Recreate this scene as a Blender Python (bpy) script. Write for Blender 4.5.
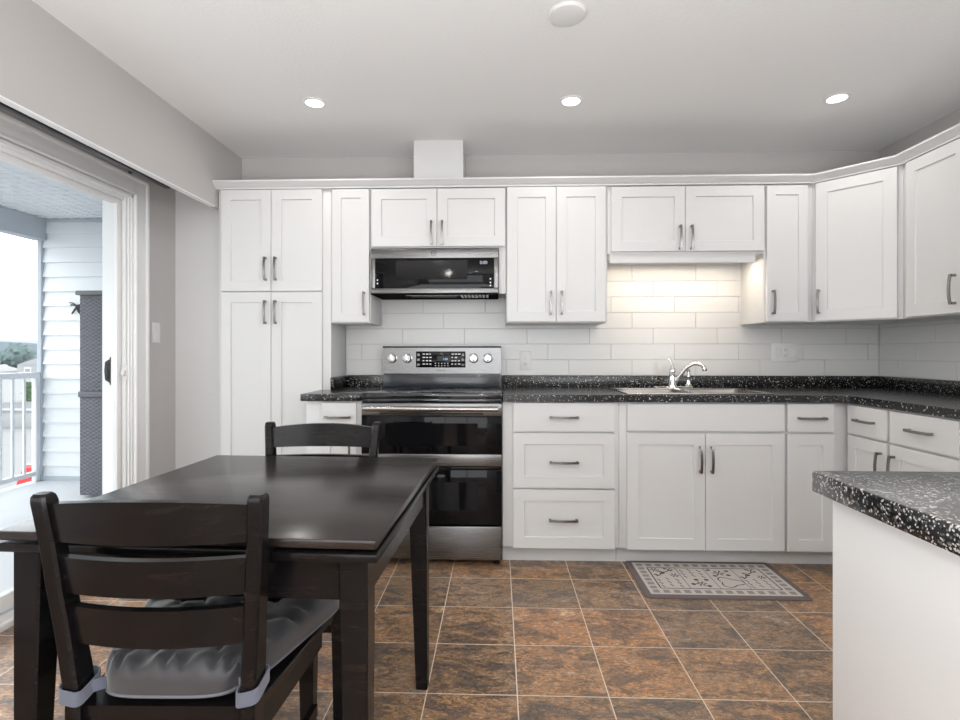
import bpy, bmesh, math, random
from mathutils import Vector, Matrix, noise

# ------------------------------------------------------------------ camera, world, lights, exposure
S = bpy.context.scene
COL = S.collection
for o in list(bpy.data.objects):
    bpy.data.objects.remove(o)
PI = math.pi
CEIL = 2.43
WALL_L, WALL_R, WALL_N, WALL_S = -2.03, 2.43, 3.475, -3.2

cam_d = bpy.data.cameras.new('camera')
cam = bpy.data.objects.new('camera', cam_d)
COL.objects.link(cam)
cam.location = (0, 0, 1.1476)
cam.rotation_euler = (PI / 2, 0, 0.034)
cam_d.sensor_width = 36
cam_d.lens = 531.6 / 960 * 36
cam_d.shift_y = -8.2 / 960
cam_d.clip_start = 0.02
cam_d.clip_end = 3000
S.camera = cam

S.view_settings.view_transform = 'Standard'
S.view_settings.look = 'None'
S.view_settings.gamma = 1
S.view_settings.use_curve_mapping = False
S.view_settings.exposure = 0.0

world = bpy.data.worlds.new('overcast_sky')
S.world = world
world.use_nodes = True
wn = world.node_tree.nodes
bg = wn['Background']
bg.inputs['Color'].default_value = (0.94, 0.97, 1.0, 1)
bg.inputs['Strength'].default_value = 3.7


def area_light(name, loc, rot, size, size_y, power, color, shape='RECTANGLE', spread=PI):
    d = bpy.data.lights.new(name, 'AREA')
    d.shape = shape
    d.size = size
    if shape in ('RECTANGLE', 'ELLIPSE'):
        d.size_y = size_y
    d.energy = power
    d.color = color
    d.spread = spread
    o = bpy.data.objects.new(name, d)
    COL.objects.link(o)
    o.location = loc
    o.rotation_euler = rot
    return o


# lamps for unseen windows behind the camera, added to brighten the room
area_light('unseen_window_daylight', (0.1, WALL_S - 0.14, 1.45), (PI / 2, 0, 0), 3.2, 1.5, 12, (0.95, 0.98, 1.0))
area_light('added_side_window_daylight', (WALL_R + 0.14, -1.5, 1.45), (PI / 2, 0, PI / 2), 2.4, 1.5, 52, (0.94, 0.97, 1.0))  # side window invented to light the west wall
# added light with no fixture, aimed up so the ceiling brightens
area_light('ceiling_bounce_light', (0.0, -0.9, 0.75), (PI, 0, 0), 3.4, 2.6, 142, (0.96, 0.985, 1.0))
# the balcony door guides sky light into the room (a portal gives off nothing itself)
pt = area_light('door_portal', (WALL_L - 0.19, 1.88, 1.02), (PI / 2, 0, -PI / 2), 2.0, 1.95, 1, (1, 1, 1))
pt.data.cycles.is_portal = True

# ------------------------------------------------------------------ materials
MATS = {}


def nmat(name):
    m = bpy.data.materials.new(name)
    m.use_nodes = True
    return m, m.node_tree.nodes, m.node_tree.links, m.node_tree.nodes['Principled BSDF']


def simple(name, col, rough=0.5, metal=0.0, spec=0.5, bump=0.0, bscale=200.0, coat=0.0, var=0.0, sheen=0.0):
    m, n, l, b = nmat(name)
    b.inputs['Base Color'].default_value = (*col, 1)
    b.inputs['Roughness'].default_value = rough
    b.inputs['Metallic'].default_value = metal
    b.inputs['Specular IOR Level'].default_value = spec
    b.inputs['Coat Weight'].default_value = coat
    b.inputs['Sheen Weight'].default_value = sheen
    tc = n.new('ShaderNodeTexCoord')
    nz = n.new('ShaderNodeTexNoise')
    nz.inputs['Scale'].default_value = bscale
    nz.inputs['Detail'].default_value = 3
    l.new(tc.outputs['Object'], nz.inputs['Vector'])
    if bump:
        bp = n.new('ShaderNodeBump')
        bp.inputs['Strength'].default_value = bump
        bp.inputs['Distance'].default_value = 0.004
        l.new(nz.outputs['Fac'], bp.inputs['Height'])
        l.new(bp.outputs['Normal'], b.inputs['Normal'])
    if var:
        nv = n.new('ShaderNodeTexNoise')
        nv.inputs['Scale'].default_value = 3.0
        l.new(tc.outputs['Object'], nv.inputs['Vector'])
        mx = n.new('ShaderNodeMix')
        mx.data_type = 'RGBA'
        mx.inputs['A'].default_value = (*[c * (1 - var) for c in col], 1)
        mx.inputs['B'].default_value = (*[min(1, c * (1 + var)) for c in col], 1)
        l.new(nv.outputs['Fac'], mx.inputs['Factor'])
        l.new(mx.outputs['Result'], b.inputs['Base Color'])
    MATS[name] = m
    return m


simple('cabinet_white', (0.69, 0.69, 0.688), 0.38, var=0.01)
simple('wall_paint', (0.53, 0.51, 0.50), 0.75, bump=0.05, bscale=350, var=0.015)
simple('ceiling_paint', (0.86, 0.86, 0.855), 0.9, bump=0.35, bscale=90)
simple('trim_white', (0.84, 0.84, 0.84), 0.4)
simple('tile_white', (0.66, 0.66, 0.655), 0.22, bump=0.02, bscale=20)
simple('grout_grey', (0.52, 0.52, 0.51), 0.8)
simple('plastic_white', (0.74, 0.74, 0.735), 0.35)
simple('matte_black', (0.005, 0.005, 0.005), 0.9, spec=0.03)
simple('plastic_black', (0.008, 0.008, 0.009), 0.4, spec=0.3)
simple('gap_black', (0.006, 0.006, 0.006), 0.6)
simple('nickel', (0.27, 0.26, 0.25), 0.27, metal=1.0)
simple('chrome', (0.80, 0.80, 0.80), 0.08, metal=1.0)
simple('black_glass', (0.004, 0.004, 0.005), 0.04, spec=0.2)
simple('cooktop_glass', (0.010, 0.012, 0.016), 0.06, spec=0.7)
simple('enamel_dark', (0.022, 0.026, 0.033), 0.15, spec=0.6)
simple('window_mesh_glass', (0.006, 0.006, 0.007), 0.05, spec=0.2)
simple('print_white', (0.80, 0.80, 0.82), 0.5)
simple('print_grey', (0.03, 0.03, 0.03), 0.5)
simple('cushion_grey', (0.036, 0.036, 0.041), 0.48, bump=0.10, bscale=900, sheen=0.5)
simple('tie_fabric', (0.12, 0.135, 0.18), 0.8, bump=0.15, bscale=700, sheen=0.3)
simple('piping_grey', (0.15, 0.15, 0.17), 0.8)
simple('balcony_paint', (0.70, 0.71, 0.73), 0.7, var=0.06, bump=0.1, bscale=60)
simple('siding_white', (0.82, 0.84, 0.87), 0.55, var=0.01)
simple('beam_grey', (0.44, 0.49, 0.54), 0.6)
simple('rail_white', (0.74, 0.78, 0.82), 0.45)
simple('ornament_black', (0.02, 0.02, 0.022), 0.5)
simple('asphalt', (0.13, 0.132, 0.135), 0.9, var=0.1, bump=0.2, bscale=8)
simple('concrete', (0.215, 0.215, 0.22), 0.9, var=0.08)
simple('render_white', (0.32, 0.325, 0.335), 0.8, var=0.02)
simple('roof_grey', (0.11, 0.125, 0.14), 0.85, var=0.1)
simple('house_glass', (0.22, 0.26, 0.30), 0.2)
simple('bark', (0.10, 0.07, 0.05), 0.9)
simple('car_red', (0.55, 0.02, 0.025), 0.25, coat=0.6)
simple('car_glass', (0.03, 0.035, 0.04), 0.08)
simple('tyre', (0.02, 0.02, 0.02), 0.85)
simple('hazy_hill_blue', (0.20, 0.235, 0.27), 1.0, var=0.08)  # distance haze put into the pale blue
simple('rug_brown', (0.165, 0.135, 0.13), 0.95, bump=0.4, bscale=500)
simple('rug_cream', (0.58, 0.53, 0.49), 0.95, bump=0.4, bscale=500)
simple('rug_taupe', (0.30, 0.265, 0.25), 0.95, bump=0.4, bscale=500)
simple('rug_dark', (0.05, 0.035, 0.04), 0.95, bump=0.4, bscale=500)
simple('knob_white', (0.38, 0.375, 0.37), 0.22, metal=1.0)


def emit(name, col, strength):
    m, n, l, b = nmat(name)
    b.inputs['Base Color'].default_value = (0, 0, 0, 1)
    b.inputs['Emission Color'].default_value = (*col, 1)
    b.inputs['Emission Strength'].default_value = strength
    MATS[name] = m


emit('lamp_glow', (1.0, 0.96, 0.90), 9.0)
emit('strip_glow', (1.0, 0.86, 0.68), 6.0)
emit('digit_blue', (0.35, 0.50, 1.0), 1.4)
emit('digit_white', (0.8, 0.85, 0.95), 0.8)


def leaf_mat(name, c1, c2):
    m, n, l, b = nmat(name)
    tc = n.new('ShaderNodeTexCoord')
    nz = n.new('ShaderNodeTexNoise')
    nz.inputs['Scale'].default_value = 1.5
    nz.inputs['Detail'].default_value = 6
    l.new(tc.outputs['Object'], nz.inputs['Vector'])
    mx = n.new('ShaderNodeMix')
    mx.data_type = 'RGBA'
    mx.inputs['A'].default_value = (*c1, 1)
    mx.inputs['B'].default_value = (*c2, 1)
    l.new(nz.outputs['Fac'], mx.inputs['Factor'])
    l.new(mx.outputs['Result'], b.inputs['Base Color'])
    b.inputs['Roughness'].default_value = 0.9
    MATS[name] = m


leaf_mat('leaves', (0.05, 0.08, 0.08), (0.14, 0.19, 0.19))
leaf_mat('hedge_leaves', (0.02, 0.05, 0.02), (0.08, 0.13, 0.06))


def math_node(n, l, op, a, b=None, c=None):
    x = n.new('ShaderNodeMath')
    x.operation = op
    for i, v in enumerate((a, b, c)):
        if v is None:
            continue
        if isinstance(v, (int, float)):
            x.inputs[i].default_value = v
        else:
            l.new(v, x.inputs[i])
    return x.outputs[0]


def ramp(n, l, fac, stops):
    r = n.new('ShaderNodeValToRGB')
    e = r.color_ramp.elements
    e[0].position, e[0].color = stops[0][0], (*stops[0][1], 1)
    e[1].position, e[1].color = stops[-1][0], (*stops[-1][1], 1)
    for p, c in stops[1:-1]:
        k = e.new(p)
        k.color = (*c, 1)
    l.new(fac, r.inputs[0])
    return r.outputs['Color']


def floor_material():
    m, n, l, b = nmat('slate_tile_floor')
    T = 0.3048
    tc = n.new('ShaderNodeTexCoord')
    sp = n.new('ShaderNodeSeparateXYZ')
    l.new(tc.outputs['Object'], sp.inputs[0])
    u = math_node(n, l, 'DIVIDE', math_node(n, l, 'ADD', sp.outputs[0], 0.789 * T), T)
    v = math_node(n, l, 'DIVIDE', math_node(n, l, 'ADD', sp.outputs[1], -8.837 * T), T)
    iu, iv = math_node(n, l, 'FLOOR', u), math_node(n, l, 'FLOOR', v)
    fu, fv = math_node(n, l, 'FRACT', u), math_node(n, l, 'FRACT', v)
    du = math_node(n, l, 'SUBTRACT', 0.5, math_node(n, l, 'ABSOLUTE', math_node(n, l, 'SUBTRACT', fu, 0.5)))
    dv = math_node(n, l, 'SUBTRACT', 0.5, math_node(n, l, 'ABSOLUTE', math_node(n, l, 'SUBTRACT', fv, 0.5)))
    d = math_node(n, l, 'MINIMUM', du, dv)
    grout = math_node(n, l, 'LESS_THAN', d, 0.0062)
    cid = n.new('ShaderNodeCombineXYZ')
    l.new(iu, cid.inputs[0])
    l.new(iv, cid.inputs[1])
    wnz = n.new('ShaderNodeTexWhiteNoise')
    wnz.noise_dimensions = '3D'
    l.new(cid.outputs[0], wnz.inputs['Vector'])
    off = n.new('ShaderNodeVectorMath')
    off.operation = 'SCALE'
    l.new(wnz.outputs['Color'], off.inputs[0])
    off.inputs['Scale'].default_value = 37.0
    add = n.new('ShaderNodeVectorMath')
    add.operation = 'ADD'
    l.new(tc.outputs['Object'], add.inputs[0])
    l.new(off.outputs[0], add.inputs[1])
    mp = n.new('ShaderNodeMapping')
    mp.inputs['Scale'].default_value = (1.0, 1.9, 1.0)
    mp.inputs['Rotation'].default_value = (0, 0, 0.35)
    l.new(add.outputs[0], mp.inputs[0])
    big = n.new('ShaderNodeTexNoise')
    big.inputs['Scale'].default_value = 5.5
    big.inputs['Detail'].default_value = 8
    big.inputs['Roughness'].default_value = 0.68
    big.inputs['Distortion'].default_value = 1.1
    l.new(mp.outputs[0], big.inputs['Vector'])
    col = ramp(n, l, big.outputs['Fac'], [(0.26, (0.075, 0.060, 0.053)), (0.38, (0.160, 0.120, 0.095)),
                                         (0.46, (0.210, 0.142, 0.098)), (0.53, (0.400, 0.235, 0.125)),
                                         (0.60, (0.300, 0.200, 0.135)), (0.67, (0.52, 0.40, 0.29)), (0.80, (0.66, 0.57, 0.47))])
    # per tile tint between grey and rust
    tint = ramp(n, l, wnz.outputs['Value'], [(0.0, (0.72, 0.76, 0.82)), (0.5, (0.98, 0.95, 0.92)), (1.0, (1.2, 0.98, 0.80))])
    mul = n.new('ShaderNodeMix')
    mul.data_type = 'RGBA'
    mul.blend_type = 'MULTIPLY'
    mul.inputs['Factor'].default_value = 1
    l.new(col, mul.inputs['A'])
    l.new(tint, mul.inputs['B'])
    fine = n.new('ShaderNodeTexNoise')
    fine.inputs['Scale'].default_value = 34
    fine.inputs['Detail'].default_value = 6
    fine.inputs['Roughness'].default_value = 0.75
    fine.inputs['Distortion'].default_value = 1.6
    l.new(mp.outputs[0], fine.inputs['Vector'])
    fr = ramp(n, l, fine.outputs['Fac'], [(0.34, (0.36, 0.36, 0.37)), (0.5, (0.98, 0.98, 0.98)), (0.62, (1.9, 1.85, 1.8))])
    mul2 = n.new('ShaderNodeMix')
    mul2.data_type = 'RGBA'
    mul2.blend_type = 'MULTIPLY'
    mul2.inputs['Factor'].default_value = 0.9
    l.new(mul.outputs['Result'], mul2.inputs['A'])
    l.new(fr, mul2.inputs['B'])
    g = n.new('ShaderNodeMix')
    g.data_type = 'RGBA'
    l.new(grout, g.inputs['Factor'])
    l.new(mul2.outputs['Result'], g.inputs['A'])
    g.inputs['B'].default_value = (0.78, 0.67, 0.54, 1)
    l.new(g.outputs['Result'], b.inputs['Base Color'])
    b.inputs['Roughness'].default_value = 0.30
    b.inputs['Specular IOR Level'].default_value = 0.6
    bp = n.new('ShaderNodeBump')
    bp.inputs['Strength'].default_value = 0.35
    bp.inputs['Distance'].default_value = 0.003
    hgt = math_node(n, l, 'ADD', math_node(n, l, 'MULTIPLY', big.outputs['Fac'], 0.8),
                    math_node(n, l, 'MULTIPLY', fine.outputs['Fac'], 0.25))
    hgt = math_node(n, l, 'SUBTRACT', hgt, math_node(n, l, 'MULTIPLY', grout, 0.25))
    l.new(hgt, bp.inputs['Height'])
    l.new(bp.outputs['Normal'], b.inputs['Normal'])
    MATS['floor_tile'] = m


floor_material()


def speckle_material(name, thr, dens, sc0):
    m, n, l, b = nmat(name)
    tc = n.new('ShaderNodeTexCoord')
    col = (0.010, 0.010, 0.011)
    prev = None
    for sc, th, keep, c in ((sc0 * 1.7, thr, dens, (0.50, 0.49, 0.48)), (sc0, thr * 0.9, dens * 0.9, (0.60, 0.58, 0.56)),
                            (sc0 * 1.4, thr, dens * 1.2, (0.10, 0.10, 0.10))):
        nz = n.new('ShaderNodeTexNoise')
        nz.inputs['Scale'].default_value = sc * 0.8
        l.new(tc.outputs['Object'], nz.inputs['Vector'])
        dis = n.new('ShaderNodeVectorMath')
        dis.operation = 'SCALE'
        l.new(nz.outputs['Color'], dis.inputs[0])
        dis.inputs['Scale'].default_value = 0.005
        ad = n.new('ShaderNodeVectorMath')
        ad.operation = 'ADD'
        l.new(tc.outputs['Object'], ad.inputs[0])
        l.new(dis.outputs[0], ad.inputs[1])
        vo = n.new('ShaderNodeTexVoronoi')
        vo.inputs['Scale'].default_value = sc
        l.new(ad.outputs[0], vo.inputs['Vector'])
        near = math_node(n, l, 'LESS_THAN', vo.outputs['Distance'], th)
        sx = n.new('ShaderNodeSeparateXYZ')
        l.new(vo.outputs['Color'], sx.inputs[0])
        pick = math_node(n, l, 'GREATER_THAN', sx.outputs[0], 1 - keep)
        fac = math_node(n, l, 'MULTIPLY', near, pick)
        mx = n.new('ShaderNodeMix')
        mx.data_type = 'RGBA'
        l.new(fac, mx.inputs['Factor'])
        if prev is None:
            mx.inputs['A'].default_value = (*col, 1)
        else:
            l.new(prev, mx.inputs['A'])
        mx.inputs['B'].default_value = (*c, 1)
        prev = mx.outputs['Result']
    l.new(prev, b.inputs['Base Color'])
    b.inputs['Roughness'].default_value = 0.20
    b.inputs['Specular IOR Level'].default_value = 0.5
    MATS[name] = m


speckle_material('speckled_laminate', 0.42, 0.085, 125)
speckle_material('coarse_speckled_laminate', 0.47, 0.22, 150)
MATS['coarse_speckled_laminate'].node_tree.nodes['Principled BSDF'].inputs['Coat Weight'].default_value = 0.8
MATS['coarse_speckled_laminate'].node_tree.nodes['Principled BSDF'].inputs['Coat Roughness'].default_value = 0.2


def wood_material(name, stops, spec):
    m, n, l, b = nmat(name)
    tc = n.new('ShaderNodeTexCoord')
    mp = n.new('ShaderNodeMapping')
    mp.inputs['Scale'].default_value = (1.2, 9, 9)
    l.new(tc.outputs['Object'], mp.inputs[0])
    nz = n.new('ShaderNodeTexNoise')
    nz.inputs['Scale'].default_value = 6
    nz.inputs['Detail'].default_value = 6
    nz.inputs['Roughness'].default_value = 0.65
    l.new(mp.outputs[0], nz.inputs['Vector'])
    c = ramp(n, l, nz.outputs['Fac'], stops)
    l.new(c, b.inputs['Base Color'])
    b.inputs['Roughness'].default_value = 0.33
    rr = math_node(n, l, 'ADD', math_node(n, l, 'MULTIPLY', nz.outputs['Fac'], 0.16), 0.15)
    l.new(rr, b.inputs['Roughness'])
    b.inputs['Specular IOR Level'].default_value = spec
    MATS[name] = m


wood_material('espresso_wood', [(0.25, (0.004, 0.004, 0.0046)), (0.55, (0.0065, 0.0060, 0.0066)), (0.8, (0.020, 0.0125, 0.0098))], 0.25)
wood_material('espresso_gloss_top', [(0.25, (0.010, 0.0075, 0.007)), (0.55, (0.017, 0.012, 0.0105)), (0.8, (0.040, 0.026, 0.020))], 0.5)  # browner variant; the tabletop's warm gloss is put into its colour


def steel_material(name, col, rough, horizontal=True):
    m, n, l, b = nmat(name)
    tc = n.new('ShaderNodeTexCoord')
    mp = n.new('ShaderNodeMapping')
    mp.inputs['Scale'].default_value = (2, 250, 400) if horizontal else (400, 250, 2)
    l.new(tc.outputs['Object'], mp.inputs[0])
    nz = n.new('ShaderNodeTexNoise')
    nz.inputs['Scale'].default_value = 3
    nz.inputs['Detail'].default_value = 3
    l.new(mp.outputs[0], nz.inputs['Vector'])
    b.inputs['Base Color'].default_value = (*col, 1)
    b.inputs['Metallic'].default_value = 1
    rr = math_node(n, l, 'ADD', math_node(n, l, 'MULTIPLY', nz.outputs['Fac'], 0.14), rough - 0.07)
    l.new(rr, b.inputs['Roughness'])
    bp = n.new('ShaderNodeBump')
    bp.inputs['Strength'].default_value = 0.06
    bp.inputs['Distance'].default_value = 0.001
    l.new(nz.outputs['Fac'], bp.inputs['Height'])
    l.new(bp.outputs['Normal'], b.inputs['Normal'])
    MATS[name] = m


steel_material('stainless', (0.205, 0.205, 0.205), 0.27)
steel_material('stainless_bright', (0.46, 0.445, 0.43), 0.20)
steel_material('sink_steel', (0.26, 0.235, 0.215), 0.30)


def wicker_material():
    m, n, l, b = nmat('grey_wicker')
    tc = n.new('ShaderNodeTexCoord')
    sp = n.new('ShaderNodeSeparateXYZ')
    l.new(tc.outputs['Object'], sp.inputs[0])
    a = math_node(n, l, 'SINE', math_node(n, l, 'MULTIPLY', math_node(n, l, 'ADD', sp.outputs[0], sp.outputs[1]), 2 * PI / 0.05))
    bz = math_node(n, l, 'SINE', math_node(n, l, 'MULTIPLY', sp.outputs[2], 2 * PI / 0.030))
    pr = math_node(n, l, 'MULTIPLY', a, bz)
    c = ramp(n, l, math_node(n, l, 'ADD', math_node(n, l, 'MULTIPLY', pr, 0.5), 0.5),
             [(0.2, (0.085, 0.085, 0.10)), (0.8, (0.16, 0.16, 0.185))])
    l.new(c, b.inputs['Base Color'])
    b.inputs['Roughness'].default_value = 0.55
    bp = n.new('ShaderNodeBump')
    bp.inputs['Strength'].default_value = 0.8
    bp.inputs['Distance'].default_value = 0.006
    l.new(pr, bp.inputs['Height'])
    l.new(bp.outputs['Normal'], b.inputs['Normal'])
    MATS['grey_wicker'] = m


wicker_material()
simple('wicker_solid', (0.11, 0.11, 0.125), 0.5)


def pane_material():
    m = bpy.data.materials.new('clear_pane')
    m.use_nodes = True
    n, l = m.node_tree.nodes, m.node_tree.links
    n.remove(n['Principled BSDF'])
    out = n['Material Output']
    t = n.new('ShaderNodeBsdfTransparent')
    t.inputs['Color'].default_value = (0.97, 0.985, 0.98, 1)
    g = n.new('ShaderNodeBsdfGlossy')
    g.inputs['Roughness'].default_value = 0.02
    fr = n.new('ShaderNodeFresnel')
    ge = n.new('ShaderNodeNewGeometry')
    l.new(math_node(n, l, 'SUBTRACT', 1.35, math_node(n, l, 'MULTIPLY', ge.outputs['Backfacing'], 1.35 - 1 / 1.35)), fr.inputs['IOR'])
    mx = n.new('ShaderNodeMixShader')
    l.new(fr.outputs[0], mx.inputs[0])
    l.new(t.outputs[0], mx.inputs[1])
    l.new(g.outputs[0], mx.inputs[2])
    l.new(mx.outputs[0], out.inputs['Surface'])
    MATS['clear_pane'] = m


pane_material()

# ------------------------------------------------------------------ mesh helpers


class MB:
    """collects shapes into one mesh; each shape may use its own material slot"""

    def __init__(self):
        self.v, self.f, self.mi = [], [], []

    def add(self, verts, faces, mi=0, M=None):
        k = len(self.v)
        for p in verts:
            p = Vector(p)
            self.v.append(M @ p if M is not None else p)
        for f in faces:
            self.f.append([k + i for i in f])
            self.mi.append(mi)
        return self

    def bm_add(self, bm, mi=0, M=None):
        bm.verts.index_update()
        self.add([v.co.copy() for v in bm.verts], [[v.index for v in f.verts] for f in bm.faces], mi, M)
        bm.free()
        return self

    def box(self, x0, x1, y0, y1, z0, z1, bev=0.0, mi=0, M=None, seg=2):
        if x0 > x1: x0, x1 = x1, x0
        if y0 > y1: y0, y1 = y1, y0
        if z0 > z1: z0, z1 = z1, z0
        if not bev:
            vs = [(x, y, z) for z in (z0, z1) for y in (y0, y1) for x in (x0, x1)]
            fs = [(0, 2, 3, 1), (4, 5, 7, 6), (0, 1, 5, 4), (2, 6, 7, 3), (0, 4, 6, 2), (1, 3, 7, 5)]
            return self.add(vs, fs, mi, M)
        bm = bmesh.new()
        bmesh.ops.create_cube(bm, size=1)
        for v in bm.verts:
            v.co = Vector(((x0 + x1) / 2 + v.co.x * (x1 - x0), (y0 + y1) / 2 + v.co.y * (y1 - y0), (z0 + z1) / 2 + v.co.z * (z1 - z0)))
        bmesh.ops.bevel(bm, geom=bm.edges[:], offset=min(bev, 0.45 * min(x1 - x0, y1 - y0, z1 - z0)), segments=seg, affect='EDGES', profile=0.5)
        return self.bm_add(bm, mi, M)

    def loft(self, rings, mi=0, M=None, caps=True, close=False):
        n = len(rings[0])
        vs = [p for r in rings for p in r]
        fs = []
        R = len(rings)
        for i in range(R if close else R - 1):
            a, b = i * n, ((i + 1) % R) * n
            for j in range(n):
                k = (j + 1) % n
                fs.append((a + j, a + k, b + k, b + j))
        if caps and not close:
            fs.append(tuple(reversed(range(n))))
            fs.append(tuple((R - 1) * n + j for j in range(n)))
        return self.add(vs, fs, mi, M)

    def lathe(self, prof, seg=24, mi=0, M=None):
        """prof: (r, z) from bottom to top about the z axis"""
        rings = [[(max(r, 1e-5) * math.cos(2 * PI * j / seg), max(r, 1e-5) * math.sin(2 * PI * j / seg), z) for j in range(seg)] for r, z in prof]
        return self.loft(rings, mi, M)

    def tube(self, path, r, seg=10, mi=0, M=None, close=False, flat=1.0):
        """round bar along a list of points; r may be a list; flat squashes the second axis"""
        P = [Vector(p) for p in path]
        N = len(P)
        rings = []
        up = None
        for i in range(N):
            a = P[(i - 1) % N] if (i or close) else P[0]
            b = P[(i + 1) % N] if (i < N - 1 or close) else P[-1]
            t = (b - a).normalized()
            if up is None:
                up = Vector((0, 0, 1)) if abs(t.z) < 0.9 else Vector((1, 0, 0))
            s = t.cross(up)
            if s.length < 1e-6:
                s = t.orthogonal()
            s.normalize()
            up = s.cross(t).normalized()
            rr = r[i] if isinstance(r, (list, tuple)) else r
            rings.append([P[i] + s * rr * math.cos(2 * PI * j / seg) + up * rr * flat * math.sin(2 * PI * j / seg) for j in range(seg)])
        return self.loft(rings, mi, M, caps=not close, close=close)

    def bar(self, path, w, h, side, mi=0, M=None):
        """rectangular bar along a path; side is the fixed width direction"""
        P = [Vector(p) for p in path]
        s = Vector(side).normalized()
        rings = []
        for i in range(len(P)):
            t = (P[min(i + 1, len(P) - 1)] - P[max(i - 1, 0)]).normalized()
            u = s.cross(t).normalized()
            rings.append([P[i] + s * w / 2 + u * h / 2, P[i] - s * w / 2 + u * h / 2, P[i] - s * w / 2 - u * h / 2, P[i] + s * w / 2 - u * h / 2])
        return self.loft(rings, mi, M)

    def prism(self, poly, y0, y1, mi=0, M=None):
        """polygon in x,z extruded along y"""
        n = len(poly)
        vs = [(x, y0, z) for x, z in poly] + [(x, y1, z) for x, z in poly]
        fs = [tuple(range(n)), tuple(n + i for i in reversed(range(n)))]
        fs += [(i, n + i, n + (i + 1) % n, (i + 1) % n) for i in range(n)]
        return self.add(vs, fs, mi, M)

    def prism_z(self, poly, z0, z1, mi=0, M=None):
        n = len(poly)
        vs = [(x, y, z0) for x, y in poly] + [(x, y, z1) for x, y in poly]
        fs = [tuple(reversed(range(n))), tuple(n + i for i in range(n))]
        fs += [(i, (i + 1) % n, n + (i + 1) % n, n + i) for i in range(n)]
        return self.add(vs, fs, mi, M)

    def build(self, name, mats, parent=None, loc=(0, 0, 0), rot=(0, 0, 0), smooth=35, label=None, kind=None):
        me = bpy.data.meshes.new(name)
        me.from_pydata([tuple(p) for p in self.v], [], self.f)
        if isinstance(mats, str):
            mats = [mats]
        for m in mats:
            me.materials.append(MATS[m])
        me.polygons.foreach_set('material_index', self.mi)
        bm = bmesh.new()
        bm.from_mesh(me)
        bmesh.ops.recalc_face_normals(bm, faces=bm.faces[:])
        bm.to_mesh(me)
        bm.free()
        me.polygons.foreach_set('use_smooth', [True] * len(me.polygons))
        me.set_sharp_from_angle(angle=math.radians(smooth))
        me.update()
        o = bpy.data.objects.new(name, me)
        COL.objects.link(o)
        o.location = loc
        o.rotation_euler = rot
        if parent is not None:
            o.parent = parent
        if label:
            o['label'] = label
        if kind:
            o['kind'] = kind
        return o


def tag(o, label, cat, group=None):
    o['label'] = label
    o['category'] = cat
    if group:
        o['group'] = group
    return o


def thing(name, label, cat, loc=(0, 0, 0), rz=0.0, group=None):
    o = bpy.data.objects.new(name, None)
    o.empty_display_size = 0.1
    COL.objects.link(o)
    o.location = loc
    o.rotation_euler = (0, 0, rz)
    return tag(o, label, cat, group)


def copy_tree(o, parent=None):
    c = o.copy()
    COL.objects.link(c)
    if parent is not None:
        c.parent = parent
    for ch in list(o.children):
        copy_tree(ch, c)
    return c


def struct(mb, name, mats, smooth=35):
    return mb.build(name, mats, smooth=smooth, kind='structure')


def text_part(name, body, size, mat, parent, loc, rot=(PI / 2, 0, 0), depth=0.0006):
    cu = bpy.data.curves.new(name, 'FONT')
    cu.body = body
    cu.size = size
    cu.align_x = 'CENTER'
    cu.align_y = 'CENTER'
    cu.extrude = depth
    tmp = bpy.data.objects.new(name + '_curve', cu)
    COL.objects.link(tmp)
    dg = bpy.context.evaluated_depsgraph_get()
    me = bpy.data.meshes.new_from_object(tmp.evaluated_get(dg))
    bpy.data.objects.remove(tmp)
    bpy.data.curves.remove(cu)
    me.materials.clear()
    me.materials.append(MATS[mat])
    o = bpy.data.objects.new(name, me)
    COL.objects.link(o)
    o.parent = parent
    o.location = loc
    o.rotation_euler = rot
    return o


# ------------------------------------------------------------------ the room shell
struct(MB().box(WALL_L, WALL_R + 0.15, WALL_S - 0.15, WALL_N + 0.15, -0.12, 0), 'floor', 'floor_tile')
struct(MB().box(WALL_L - 0.15, WALL_R + 0.15, WALL_S - 0.15, WALL_N + 0.15, CEIL, CEIL + 0.12), 'ceiling', 'ceiling_paint')
struct(MB().box(WALL_L - 0.15, WALL_R + 0.15, WALL_N, WALL_N + 0.15, -0.12, CEIL), 'wall_north', 'wall_paint')
w = MB()
w.box(WALL_R, WALL_R + 0.15, -0.3, WALL_N, -0.12, CEIL)
w.box(WALL_R, WALL_R + 0.15, WALL_S, -2.7, -0.12, CEIL)
w.box(WALL_R, WALL_R + 0.15, -2.7, -0.3, -0.12, 0.7)
w.box(WALL_R, WALL_R + 0.15, -2.7, -0.3, 2.2, CEIL)
struct(w, 'wall_east', 'wall_paint')
w = MB()
for y in (-2.7, -1.92, -1.12, -0.34):
    w.box(WALL_R + 0.04, WALL_R + 0.10, y, y + 0.04, 0.7, 2.2)
for z in (0.7, 2.16):
    w.box(WALL_R + 0.04, WALL_R + 0.10, -2.7, -0.3, z, z + 0.04)
struct(w, 'added_window_2', 'trim_white')  # frame of the added side window, out of view
DY0, DY1, DZ = 0.85, 2.900, 2.02          # the sliding door's opening in the west wall
w = MB()
w.box(WALL_L - 0.15, WALL_L, WALL_S, DY0, -0.12, CEIL)
w.box(WALL_L - 0.15, WALL_L, DY1, WALL_N, -0.12, CEIL)
w.box(WALL_L - 0.15, WALL_L, DY0, DY1, DZ, CEIL)
struct(w, 'wall_west', 'wall_paint')
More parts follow.
